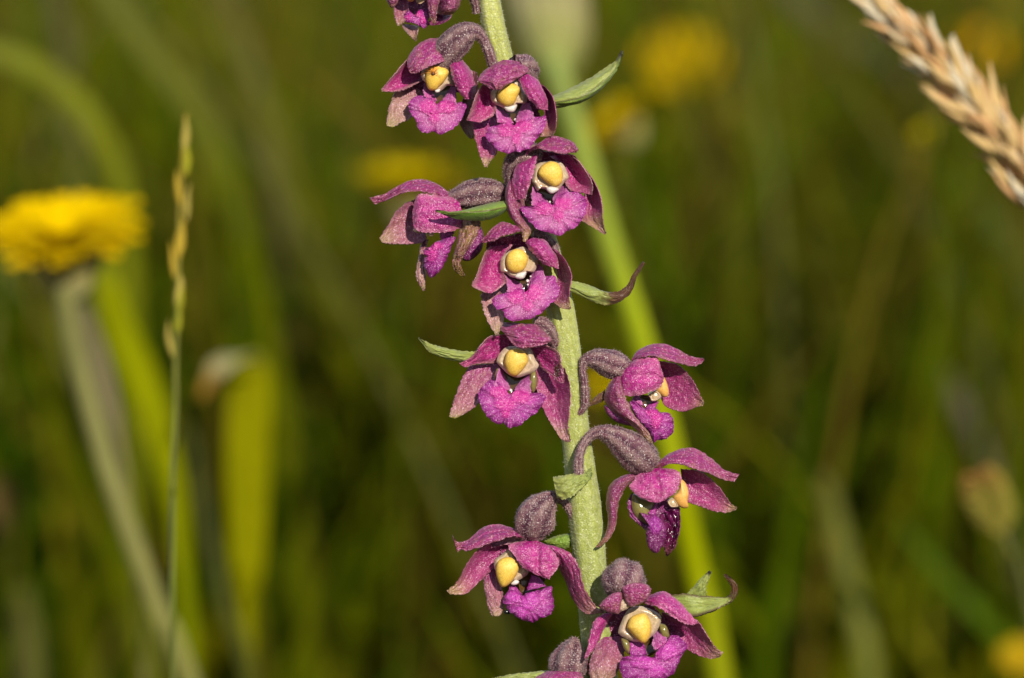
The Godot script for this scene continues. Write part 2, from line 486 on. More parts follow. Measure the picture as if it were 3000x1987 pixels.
# A cushion-like body with a closed outline [x, y, x, y, ...]: lip plates, anther caps, columns. bosses: [x, y, rx, ry, height]
func cushion(called: String, sty: String, outline: Array, z0: float, opt := {}) -> MeshInstance3D:
	var pts := []
	for k in range(0, outline.size(), 2):
		pts.append(px(outline[k], outline[k + 1], 0.0))
	var cen := Vector3.ZERO
	for p in pts:
		cen += p
	cen /= pts.size()
	if opt.has("cen"):
		cen = px(opt.cen[0], opt.cen[1], 0.0)
	var tx: float = opt.get("tx", 0.0)
	var ty: float = opt.get("ty", 0.0)
	var hf: float = opt.get("hf", 15.0)
	var hb: float = opt.get("hb", 8.0)
	var jag: float = opt.get("jag", 0.0)
	var ruffle: float = opt.get("ruffle", 0.0)
	var bump: float = opt.get("bump", 0.12 if mat_of(opt) != "lip" else 0.35)
	var roll: float = opt.get("roll", 7.0 if called == "column" else 0.0)
	if called == "column":
		ruffle = minf(ruffle, 1.5)
	var bosses: Array = opt.get("bosses", [])
	var boss_col: Color = opt.get("boss_col", lin(0.58, 0.030, 0.28))
	var na: int = opt.get("na", 110 if jag > 0.0 else 72)
	var nr: int = opt.get("nr", 18)
	var s: Dictionary = styles[sty]
	var off := rng.randf() * 50.0
	var mb := Mb.new()
	var w: Array[Vector3] = []
	var cols := []
	for side in 2:
		for a in nr + 1:
			var rr := pow(float(a) / nr, 0.85)
			for b in na:
				var th := float(b) / na
				var o := spline_closed(pts, th)
				var rad := o - cen
				var jr := 1.0
				if jag > 0.0 and rad.length() > 1.0:
					var j := jag * 0.6 * (nzf.get_noise_2d(th * 80.0, off) * 1.1 + nz.get_noise_2d(th * 26.0, off) * 0.9)
					jr = 1.0 + j / rad.length() * rr * rr
				var p := cen + rad * rr * jr
				var z := z0 + tx * (p.x - cen.x) + ty * (p.y - cen.y)
				var bw := 0.0
				if side == 0:
					z += hf * sqrt(maxf(0.0, 1.0 - rr * rr))
					z += roll * exp(-pow((rr - 0.80) / 0.14, 2.0))
					for q in bosses:
						var c := px(q[0], q[1], 0.0)
						var dx: float = (p.x - c.x) / (q[2] * sc)
						var dy: float = (p.y - c.y) / (q[3] * sc)
						var d := sqrt(dx * dx + dy * dy) * (1.0 + 0.16 * nz.get_noise_2d(p.x * 0.07 + off, p.y * 0.07))
						if d < 1.0:
							var g := pow(1.0 - d * d, 0.55)
							z += q[4] * 0.8 * g * (1.0 + 0.22 * nzf.get_noise_2d(p.x * 0.11, p.y * 0.11 + off))
							bw = maxf(bw, smoothstep(0.05, 0.85, g))
					z += bump * (nz.get_noise_2d(p.x * 0.09, p.y * 0.09 + off) * 2.0 + rng.randf_range(-0.5, 0.5))
				else:
					z -= hb * sqrt(maxf(0.0, 1.0 - rr * rr))
				z += ruffle * rr * rr * rr * nz.get_noise_2d(cos(th * TAU) * 2.2 + off, sin(th * TAU) * 2.2)
				p.z = zo + z
				w.append(pw(p.x, p.y, p.z))
				var c2 := hue(s, clampf((rad.y * rr) / maxf(absf(rad.y), 1.0) * 0.5 + 0.5, 0.0, 1.0), rr, p)
				if bw > 0.0:
					var k := 1.0 + rng.randf_range(-0.12, 0.12)
					c2 = c2.lerp(Color(boss_col.r * k, boss_col.g * k, boss_col.b * k), bw * 0.85)
				if opt.has("spot"):
					var sp: Array = opt.spot
					var c3 := px(sp[0], sp[1], 0.0)
					var dd: float = Vector2(p.x - c3.x, p.y - c3.y).length() / (sp[2] * sc)
					c2 = c2.lerp(sp[3], clampf(1.2 - dd, 0.0, 0.8) * 0.8)
				cols.append(c2)
	var per := (nr + 1) * na
	for side in 2:
		for a in nr + 1:
			for b in na:
				var k := side * per + a * na + b
				var dr := w[side * per + mini(a + 1, nr) * na + b] - w[side * per + maxi(a - 1, 0) * na + b]
				var da := w[side * per + a * na + (b + 1) % na] - w[side * per + a * na + (b + na - 1) % na]
				if a == 0:
					dr = w[side * per + na] - w[side * per + na + na / 2]
					da = w[side * per + na + na / 4] - w[side * per + na + na * 3 / 4]
				var n := dr.cross(da)
				n = n.normalized() if n.length_squared() > 1e-26 else -fwd
				var want := -fwd if side == 0 else fwd
				if n.dot(want) < 0.0 and a < nr:
					n = -n
				elif a == nr and n.dot(mb.n[mb.n.size() - na]) < 0.0:
					n = -n
				mb.add(w[k], n, cols[k])
	for side in 2:
		for a in nr:
			for b in na:
				var k := side * per + a * na
				mb.quad(k + b, k + (b + 1) % na, k + na + (b + 1) % na, k + na + b)
	return put(mb, called, opt.get("mat", "lip"), cur, cur_at)


# A round body along a line: pts [[x, y, z, r], ...]
func tube(called: String, sty: String, pts: Array, opt := {}) -> MeshInstance3D:
	var p := []
	var rad := []
	var rs: float = sc if opt.get("scaled", true) else 1.0
	for a in pts:
		p.append(px(a[0], a[1], a[2]))
		rad.append(Vector3(a[3] * rs, 0, 0))
	var nt: int = opt.get("nt", 36)
	var na: int = opt.get("na", 32)
	var ribs: float = opt.get("ribs", 0.0)
	var rough: float = opt.get("rough", 0.8)
	var s: Dictionary = styles[sty]
	var mb := Mb.new()
	var w: Array[Vector3] = []
	var q: Array[Vector3] = []
	var side := Vector3.RIGHT
	var dirs: Array[Vector3] = []
	var off := rng.randf() * 60.0
	for a in nt + 1:
		var t := float(a) / nt
		var c := spline(p, t)
		var d := spline(p, minf(t + 0.01, 1.0)) - spline(p, maxf(t - 0.01, 0.0))
		d = d.normalized()
		if a == 0:
			side = d.cross(Vector3(0.1, 0.2, 1.0)).normalized()
		side = (side - d * side.dot(d)).normalized()
		var up2 := d.cross(side)
		var r := maxf(spline(rad, t).x, 0.3)
		for b in na:
			var th := TAU * b / na
			var rr := r * (1.0 + ribs * cos(th * 6.0 + t * 1.2)) + rough * (nz.get_noise_3d(cos(th) * 2.0, sin(th) * 2.0 + off, t * 9.0) * 1.5 + rng.randf_range(-0.5, 0.5))
			var o := side * cos(th) + up2 * sin(th)
			var x := c + o * rr
			q.append(x)
			dirs.append(o)
			w.append(pw(x.x, x.y, x.z))
	for a in nt + 1:
		for b in na:
			var k := a * na + b
			var dt := w[mini(a + 1, nt) * na + b] - w[maxi(a - 1, 0) * na + b]
			var da := w[a * na + (b + 1) % na] - w[a * na + (b + na - 1) % na]
			var n := dt.cross(da)
			n = n.normalized() if n.length_squared() > 1e-26 else -fwd
			var o := rgt * dirs[k].x - upv * dirs[k].y - fwd * dirs[k].z
			if n.dot(o) < 0.0:
				n = -n
			var col := hue(s, float(a) / nt, 0.0, q[k])
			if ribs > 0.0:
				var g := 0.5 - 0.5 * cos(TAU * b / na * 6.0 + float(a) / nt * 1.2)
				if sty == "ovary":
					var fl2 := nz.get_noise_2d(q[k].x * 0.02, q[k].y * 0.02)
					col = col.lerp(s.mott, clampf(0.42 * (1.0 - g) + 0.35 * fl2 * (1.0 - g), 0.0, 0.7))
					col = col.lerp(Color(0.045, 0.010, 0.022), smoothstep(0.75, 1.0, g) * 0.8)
			mb.add(w[k], n, col)
	for a in nt:
		for b in na:
			mb.quad(a * na + b, a * na + (b + 1) % na, (a + 1) * na + (b + 1) % na, (a + 1) * na + b)
	for e in 2:
		var a := 0 if e == 0 else nt
		var c := spline(p, float(e))
		var d := (spline(p, 0.02) - c if e == 0 else spline(p, 0.98) - c).normalized()
		var n := -(rgt * d.x - upv * d.y - fwd * d.z)
		var m := mb.add(pw(c.x, c.y, c.z), n, mb.c[a * na])
		for b in na:
			mb.tri(m, a * na + b, a * na + (b + 1) % na)
	var out := put(mb, called, opt.get("mat", "hairy"), cur, cur_at)
	var hairs: int = opt.get("hairs", 0)
	if hairs > 0:
		var hb := Mb.new()
		var col: Color = opt.get("hair_col", lin(0.42, 0.27, 0.27))
		var len: float = opt.get("hair_len", 9.0)
		for h in hairs:
			var a := rng.randi_range(0, nt - 1)
			var b := rng.randi_range(0, na - 1)
			var f := rng.randf()
			var base := q[a * na + b].lerp(q[(a + 1) * na + b], f).lerp(q[a * na + (b + 1) % na].lerp(q[(a + 1) * na + (b + 1) % na], f), rng.randf())
			var o := dirs[a * na + b]
			var lean := Vector3(rng.randf_range(-1, 1), rng.randf_range(-1, 1), rng.randf_range(-1, 1)) * 0.7
			var d := (o + lean).normalized()
			var tip := base + d * len * rng.randf_range(0.5, 1.2)
			base -= o * 0.6
			var e1 := d.cross(Vector3(0.3, 0.7, 0.2)).normalized()
			var e2 := d.cross(e1)
			var k := rng.randf_range(0.7, 1.15)
			var cc := Color(col.r * k, col.g * k, col.b * k)
			var ids := []
			for j in 3:
				var ee := e1 * cos(TAU * j / 3.0) + e2 * sin(TAU * j / 3.0)
				var x := base + ee * 0.75
				ids.append(hb.add(pw(x.x, x.y, x.z), rgt * ee.x - upv * ee.y - fwd * ee.z, cc))
			var tt := hb.add(pw(tip.x, tip.y, tip.z), rgt * d.x - upv * d.y - fwd * d.z, cc)
			for j in 3:
				hb.tri(ids[j], ids[(j + 1) % 3], tt)
		var ho := put(hb, "hair", "hair", cur, cur_at)
		ho.set_meta("kind", "stuff")
	return out


func mat_of(opt: Dictionary) -> String:
	return opt.get("mat", "lip")


func flower(x: float, y: float, label := "") -> void:
	cur = Node3D.new()
	cur.name = "flower"
	cur_at = pw(x, y, 0.0)
	cur.position = cur_at - orchid.position
	orchid.add_child(cur, true)
	if label:
		cur.set_meta("label", label)


func on_plant() -> void:
	cur = orchid
	cur_at = orchid.position


func drop(x: float, y: float, z: float, r: float) -> void:
	cushion("nectar_drop", "rostellum", [x - r, y, x, y - r, x + r, y, x, y + r], z, {"hf": r * sc, "hb": r * sc, "na": 16, "nr": 6, "mat": "wet", "bump": 0.0})


# ---------- the orchid ----------
func build_orchid() -> void:
	orchid = Node3D.new()
	orchid.name = numbered("orchid_plant")
	var low := pw(1760, 2000, 0.0)
	orchid.position = Vector3(low.x + 0.012, 0.0, low.z)
	add_child(orchid)
	tag(orchid, "tall orchid spike of magenta flowers with yellow anthers, in sharp focus", "orchid")
	on_plant()
	fl(0, 0, 1, 0)
	var st := [[1358, -700, 0, 5], [1372, -500, 0, 17], [1395, -280, 0, 26], [1415, -120, 0, 30], [1433, 0, 0, 32], [1451, 100, 0, 33], [1472, 180, 0, 32], [1500, 350, 0, 34], [1550, 550, 0, 36], [1605, 750, 0, 38], [1648, 940, 0, 40],
		[1668, 1100, 0, 40], [1686, 1267, 0, 41], [1703, 1400, 0, 45], [1719, 1550, 0, 48], [1732, 1690, 0, 45], [1746, 1830, 0, 46], [1762, 2000, 0, 47]]
	tube("stem", "stem", st, {"nt": 260, "na": 44, "ribs": 0.035, "rough": 0.9, "mat": "stem", "hairs": 5400, "hair_len": 8.0, "hair_col": lin(0.50, 0.50, 0.32), "scaled": false})
	var lower := [[1762, 1990, 0, 47], [1790, 2400, 0, 52], [1840, 3600, 0, 58], [1900, 5600, 0, 66], [1950, 8200, -1080, 74], [1955, 8700, -1150, 78]]
	tube("lower_stem", "stem", lower, {"nt": 60, "na": 20, "ribs": 0.03, "mat": "stem", "scaled": false})
	flower_top()
	flower_two()
	flower_three()
	flower_four()
	flower_side_left()
	flower_six()
	flower_seven()
	flower_side_right()
	flower_drooping()
	flower_ten()
	flower_eleven()
	flower_last()
	bracts()


func flower_top() -> void:
	flower(1240, 20, "topmost half hidden flower cut by the frame")
	fl(1100, 0, 0.1267, 0)
	tube("ovary", "ovary", [[2350, 300, 0, 90], [2250, -80, 10, 120], [1900, -420, 0, 300], [1400, -620, -10, 330], [1000, -560, 0, 200]], {"ribs": 0.06, "hairs": 300})
	petal("dorsal_sepal", "hood", [[300, -560, 1300, -600, 10, 60, 10], [200, -320, 1500, -320, 20, 85, 20], [330, -60, 1250, -90, 40, 80, 40]])
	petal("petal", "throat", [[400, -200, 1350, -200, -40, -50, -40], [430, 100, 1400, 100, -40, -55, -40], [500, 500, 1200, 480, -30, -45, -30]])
	petal("sepal", "sepal", [[430, -150, 720, -150, 0, -20, -10], [430, 150, 760, 120, 10, -15, 0], [445, 330, 740, 330, 25, 5, 10], [480, 500, 680, 470, 32, 22, 25], [520, 595, 650, 525, 38, 36, 36]])
	petal("petal", "sepal_out", [[250, -300, 570, -300, 20, 50, 20], [258, -20, 535, -20, 45, 70, 50], [300, 90, 490, 90, 50, 66, 50], [345, 170, 400, 175, 55, 58, 55]])
	petal("sepal", "sepal_out", [[1420, -200, 2010, -160, -10, 40, 0], [1430, 100, 1965, 80, -20, 50, 0], [1420, 250, 1890, 230, -30, 45, 0], [1380, 330, 1760, 350, -40, 10, 0]])
	petal("sepal", "throat", [[1400, 300, 1780, 320, -30, -50, 5], [1300, 450, 1690, 440, -25, -40, 10], [1190, 580, 1540, 545, -10, -5, 10]])
	cushion("lip", "lip_deep", [640, 360, 720, 270, 790, 240, 880, 360, 915, 385, 960, 270, 1100, 200, 1225, 230, 1225, 500, 1140, 655, 1000, 600, 850, 530, 700, 515], 10, {"hf": 12, "jag": 2.0, "ruffle": 14, "ty": 0.4, "bosses": [[990, 320, 90, 90, 9], [1110, 460, 90, 100, 8], [740, 410, 90, 70, 6]]})
	petal("sepal", "sepal_pale", [[650, 545, 1000, 600, -20, -50, -20], [630, 620, 990, 650, 10, -30, 10], [740, 750, 960, 760, 15, -5, 15], [860, 880, 945, 860, 15, 8, 15], [925, 940, 945, 945, 18, 18, 18]])
	petal("petal", "sepal_out", [[1130, -250, 1540, -250, 30, 60, 30], [1190, 80, 1470, 80, 50, 68, 40], [1230, 260, 1415, 280, 55, 66, 50], [1280, 430, 1405, 460, 58, 62, 55], [1335, 545, 1375, 545, 60, 60, 60]])
	cushion("anther_cap", "anther_dull", [690, -90, 900, -90, 890, 5, 830, 42, 750, 20], 20, {"mat": "anther"})
	cushion("column", "column", [880, -100, 1180, -120, 1150, 20, 1100, 70, 1040, 105, 970, 80, 930, 20], 5, {"mat": "waxy"})


func flower_two() -> void:
	flower(1265, 250)
	fl(0, 0, 1, 30)
	tube("ovary", "ovary", [[1462, 225, -20, 15], [1446, 195, 5, 15], [1432, 150, 15, 15], [1414, 113, 15, 15], [1392, 96, 15, 26], [1360, 104, 18, 38], [1325, 135, 15, 44], [1290, 178, 5, 38], [1270, 205, -5, 25]], {"ribs": 0.07, "hairs": 420, "nt": 56, "scaled": false})
	fl(1100, 70, 0.2232, 30)
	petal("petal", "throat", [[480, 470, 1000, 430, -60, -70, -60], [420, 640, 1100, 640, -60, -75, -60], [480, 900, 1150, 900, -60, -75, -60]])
	petal("sepal", "sepal_pale", [[430, 780, 650, 900, -55, -68, -50], [290, 850, 650, 1080, -30, -52, -40], [205, 1020, 500, 1215, -20, -38, -30], [160, 1190, 335, 1300, -8, -22, -18], [142, 1335, 225, 1358, 0, -4, -4]], {"tip_col": lin(0.30, 0.26, 0.06), "tip_from": 0.93})
	petal("sepal", "sepal_pale", [[1230, 600, 1330, 640, -50, -60, -40], [1180, 900, 1345, 880, -45, -60, -20], [1110, 1230, 1310, 1240, -30, -45, -15], [1150, 1390, 1300, 1400, -20, -25, -15], [1225, 1495, 1285, 1505, -10, -10, -10]])
	petal("petal", "petal_dark", [[600, 560, 640, 740, -40, -60, -40], [430, 478, 500, 800, 10, -40, 0], [280, 635, 360, 865, 20, -15, 10], [160, 765, 240, 890, 20, 0, 15], [72, 862, 80, 885, 12, 12, 12]], {"tip_col": lin(0.36, 0.25, 0.14), "tip_from": 0.93})
	cushion("hypochile", "cup", [690, 900, 780, 820, 960, 790, 1040, 850, 1060, 1000, 960, 1060, 800, 1060, 700, 1000], -45, {"hf": -20, "mat": "wet"})
	petal("lip_arm", "arm", [[630, 770, 720, 800, -20, -25, -40], [630, 870, 760, 900, 0, -10, -30], [640, 955, 810, 1015, 15, 5, -5]], {"nt": 14, "nu": 10, "mat": "lip"})
	petal("lip_arm", "arm", [[990, 820, 1060, 830, -40, -20, -10], [920, 930, 1065, 950, -25, 0, 0], [860, 1020, 1065, 1060, 5, 10, 10]], {"nt": 14, "nu": 10, "mat": "lip"})
	cushion("column", "column", [600, 640, 640, 570, 740, 500, 850, 470, 960, 450, 1000, 620, 1035, 800, 940, 815, 850, 885, 780, 875, 660, 770, 610, 720], 0, {"hf": 16, "mat": "waxy", "ruffle": 6})
	cushion("anther_cap", "anther", [655, 680, 690, 570, 770, 530, 840, 530, 945, 600, 958, 660, 900, 760, 840, 820, 780, 872, 700, 862, 655, 760], 22, {"hf": 26, "ty": -0.1, "mat": "anther", "spot": [755, 610, 90, lin(0.75, 0.22, 0.02)]})
	cushion("rostellum", "rostellum", [780, 870, 850, 850, 845, 890, 815, 905, 790, 900], 26, {"hf": 8, "na": 24, "nr": 8, "mat": "waxy"})
	cushion("lip", "lip", [430, 1060, 480, 970, 600, 940, 700, 965, 770, 1000, 805, 1050, 870, 1010, 1000, 1010, 1060, 1040, 1140, 1020, 1190, 1080, 1170, 1200, 1090, 1310, 980, 1400, 850, 1455, 760, 1412, 680, 1430, 590, 1400, 530, 1280, 460, 1170], 22, {"hf": 9, "jag": 3.0, "ruffle": 14, "ty": 0.35, "cen": [800, 1190], "bosses": [[690, 1090, 130, 110, 9], [930, 1090, 140, 95, 9], [770, 1210, 80, 110, 9]]})
	petal("petal", "petal", [[955, 465, 1115, 445, 0, 10, -10], [985, 600, 1240, 590, 40, 55, -10], [1030, 760, 1295, 740, 45, 55, -10], [1090, 890, 1322, 880, 40, 45, -10], [1175, 988, 1300, 988, 35, 32, 0]], {"crease": 7.0})
	petal("dorsal_sepal", "hood", [[1090, 380, 1095, 450, -10, -10, 0], [950, 245, 940, 478, -20, 25, 45], [760, 186, 790, 530, -10, 45, 65], [560, 265, 640, 585, 0, 55, 70], [430, 430, 540, 652, 10, 60, 65], [418, 560, 450, 640, 40, 55, 55]], {"wave": 5.0})


func flower_three() -> void:
	flower(1500, 310)
	fl(0, 0, 1, 0)
	tube("ovary", "ovary", [[1500, 290, 30, 18], [1540, 240, 30, 22], [1556, 210, 50, 24], [1540, 196, 75, 34], [1510, 200, 95, 38]], {"ribs": 0.07, "hairs": 500, "scaled": false})
	fl(1350, 160, 0.2232, 110)
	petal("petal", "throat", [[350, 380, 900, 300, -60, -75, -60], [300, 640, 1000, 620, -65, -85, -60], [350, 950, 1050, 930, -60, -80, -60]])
	petal("sepal", "sepal_deep", [[200, 830, 490, 830, -50, -65, -50], [163, 900, 490, 970, -25, -55, -30], [200, 1130, 490, 1150, -15, -35, -10], [250, 1300, 465, 1280, 0, -12, 0], [290, 1420, 385, 1400, 12, 5, 12], [312, 1475, 345, 1478, 20, 20, 20]], {"tip_col": lin(0.40, 0.26, 0.14), "tip_from": 0.72})
	petal("sepal", "sepal_deep", [[1020, 395, 1100, 418, -20, -20, -10], [1090, 560, 1205, 560, -40, -55, 25], [1100, 760, 1248, 770, -40, -50, 30], [1080, 950, 1245, 960, -20, -35, 30], [1040, 1080, 1212, 1060, 0, -8, 20]], {"tip_col": lin(0.36, 0.2, 0.14), "tip_from": 0.9})
	petal("petal", "petal_dark", [[290, 385, 380, 440, 20, 0, 10], [215, 510, 425, 560, 40, -20, 0], [165, 650, 458, 670, 50, -15, 0], [110, 790, 432, 790, 55, 2, 8], [78, 862, 260, 892, 55, 28, 22]], {"wave": 4.0})
	cushion("hypochile", "cup", [540, 760, 620, 680, 800, 640, 860, 720, 840, 860, 760, 920, 640, 920, 560, 860], -45, {"hf": -20, "mat": "wet"})
	drop(715, 855, -15, 22)
	petal("lip_arm", "arm", [[455, 685, 530, 705, -10, -20, -40], [468, 790, 630, 790, 10, -10, -30], [480, 890, 695, 900, 20, 10, 0]], {"nt": 14, "nu": 10, "mat": "lip"})
	petal("lip_arm", "arm", [[830, 620, 900, 640, -40, -20, -10], [750, 770, 950, 770, -25, 0, 10], [720, 890, 970, 880, 5, 12, 15]], {"nt": 14, "nu": 10, "mat": "lip"})
	cushion("column", "column", [395, 490, 460, 440, 600, 370, 740, 320, 800, 430, 872, 550, 845, 640, 740, 650, 720, 720, 640, 745, 560, 705, 460, 655, 400, 600], 0, {"hf": 16, "mat": "waxy", "ruffle": 4})
	cushion("anther_cap", "anther", [478, 560, 490, 490, 540, 430, 610, 370, 700, 383, 778, 445, 740, 560, 690, 650, 590, 677, 510, 630], 24, {"hf": 26, "ty": -0.1, "mat": "anther"})
	cushion("rostellum", "rostellum", [568, 690, 620, 680, 735, 655, 720, 720, 680, 757, 600, 742], 18, {"hf": 12, "na": 28, "nr": 8, "mat": "waxy"})
	cushion("lip", "lip", [325, 1030, 390, 950, 470, 930, 560, 900, 650, 890, 695, 930, 740, 890, 850, 850, 960, 825, 1050, 812, 1112, 800, 1125, 870, 1095, 960, 1035, 1060, 960, 1150, 900, 1230, 790, 1272, 700, 1280, 610, 1300, 530, 1272, 470, 1240, 400, 1170, 340, 1110], 24, {"hf": 9, "jag": 3.2, "ruffle": 16, "ty": 0.35, "cen": [705, 1060], "bosses": [[590, 980, 120, 120, 9], [800, 940, 150, 100, 9], [725, 1090, 70, 120, 8]]})
	petal("petal", "petal", [[742, 305, 885, 250, 10, 20, 0], [810, 440, 1018, 335, 50, 58, 10], [880, 570, 1085, 470, 52, 55, 10], [970, 655, 1142, 600, 42, 45, 5], [1000, 712, 1142, 728, 30, 32, 10]], {"crease": 7.0})
	petal("dorsal_sepal", "hood", [[440, 135, 830, 120, 0, 20, 0, 600, 68], [310, 205, 892, 215, 20, 62, 20, 590, 150], [228, 328, 760, 300, 45, 82, 50], [335, 400, 620, 390, 72, 92, 76], [410, 470, 525, 460, 82, 90, 82]], {"wave": 7.0})


func flower_four() -> void:
	flower(1625, 545)
	fl(0, 0, 1, 0)
	tube("ovary", "ovary", [[1560, 590, 20, 18], [1505, 540, 30, 20], [1500, 500, 45, 26], [1512, 470, 60, 32], [1545, 452, 70, 36], [1580, 460, 60, 30]], {"ribs": 0.07, "hairs": 600, "scaled": false})
	fl(1470, 390, 0.2041, 95)
	petal("petal", "throat", [[370, 250, 960, 290, -50, -60, -50], [330, 450, 1050, 450, -65, -80, -60], [300, 700, 1100, 700, -70, -85, -70], [320, 1000, 1150, 1000, -60, -80, -60]])
	petal("sepal", "sepal_deep", [[980, 305, 1050, 330, 0, 0, 10], [1140, 560, 1222, 555, -20, 0, 30], [1190, 800, 1352, 750, -40, -30, 35], [1180, 1050, 1428, 980, -30, -35, 35], [1150, 1240, 1442, 1190, -20, -12, 35], [1305, 1350, 1462, 1330, 10, 8, 30], [1470, 1452, 1497, 1440, 25, 25, 25]], {"tip_col": lin(0.42, 0.24, 0.15), "tip_from": 0.66})
	petal("sepal", "sepal_out", [[140, 620, 190, 640, -30, -30, -30], [65, 760, 160, 760, -20, 10, -20], [50, 970, 340, 1000, -10, 15, -55, 145, 950], [95, 1170, 410, 1150, 0, 25, -45, 205, 1150], [205, 1320, 430, 1320, 10, 28, -20, 290, 1310], [290, 1450, 437, 1400, 20, 26, 0], [308, 1560, 345, 1562, 30, 30, 30]], {"tip_col": lin(0.36, 0.22, 0.09), "tip_from": 0.85})
	petal("petal", "petal_dark", [[680, 330, 960, 300, -50, -55, -10], [850, 450, 1095, 400, -50, -50, 20], [935, 600, 1205, 550, -30, -45, 35], [915, 720, 1295, 720, -10, -28, 42], [985, 822, 1295, 885, 12, 2, 38]])
	cushion("hypochile", "cup", [500, 850, 560, 780, 700, 800, 800, 840, 840, 900, 780, 1010, 680, 1040, 560, 1000], -45, {"hf": -20, "mat": "wet"})
	drop(690, 990, -12, 18)
	petal("lip_arm", "arm", [[445, 750, 510, 810, -10, -20, -40], [430, 900, 620, 930, 10, -10, -30], [435, 1040, 715, 1030, 20, 10, 0]], {"nt": 14, "nu": 10, "mat": "lip"})
	petal("lip_arm", "arm", [[870, 730, 960, 800, -40, -20, -10], [750, 900, 1010, 870, -25, 0, 10], [735, 1020, 1020, 970, 5, 12, 15]], {"nt": 14, "nu": 10, "mat": "lip"})
	cushion("column", "column", [440, 620, 470, 480, 560, 420, 700, 400, 860, 430, 930, 540, 958, 640, 905, 700, 830, 800, 740, 865, 640, 810, 560, 800, 510, 830, 470, 760, 430, 700], 0, {"hf": 14, "mat": "waxy", "ruffle": 5})
	cushion("anther_cap", "anther", [520, 560, 570, 470, 690, 405, 800, 428, 872, 550, 862, 700, 800, 762, 720, 757, 600, 680, 535, 620], 22, {"hf": 24, "ty": -0.1, "mat": "anther"})
	cushion("rostellum", "rostellum", [640, 795, 700, 765, 800, 785, 815, 820, 730, 872, 670, 850], 20, {"hf": 12, "na": 28, "nr": 8, "mat": "waxy"})
	cushion("lip", "lip", [262, 1070, 330, 1050, 410, 1052, 440, 1000, 560, 970, 660, 990, 735, 1030, 770, 950, 840, 880, 1000, 818, 1115, 865, 1200, 930, 1222, 1000, 1195, 1160, 1150, 1260, 1095, 1320, 1000, 1390, 900, 1430, 825, 1472, 700, 1440, 560, 1400, 450, 1320, 370, 1240, 300, 1140], 22, {"hf": 9, "jag": 3.4, "ruffle": 16, "ty": 0.35, "cen": [770, 1160], "bosses": [[600, 1080, 150, 110, 9], [880, 1020, 160, 110, 9], [810, 1180, 90, 110, 8]]})
	petal("petal", "petal", [[330, 390, 517, 303, -10, 10, 20], [208, 470, 482, 470, 0, 42, 50], [155, 630, 432, 660, 0, 42, 50], [152, 800, 377, 800, 0, 32, 40], [188, 965, 342, 935, 0, 15, 25]], {"crease": 6.0})
	petal("dorsal_sepal", "hood", [[345, 240, 340, 335, 10, 10, 10], [490, 172, 495, 222, 20, 50, 62], [690, 45, 695, 255, 0, 42, 78], [870, 66, 870, 290, 0, 48, 78], [1025, 130, 965, 285, 20, 52, 68], [1102, 243, 1062, 280, 50, 58, 60]], {"wave": 5.0})


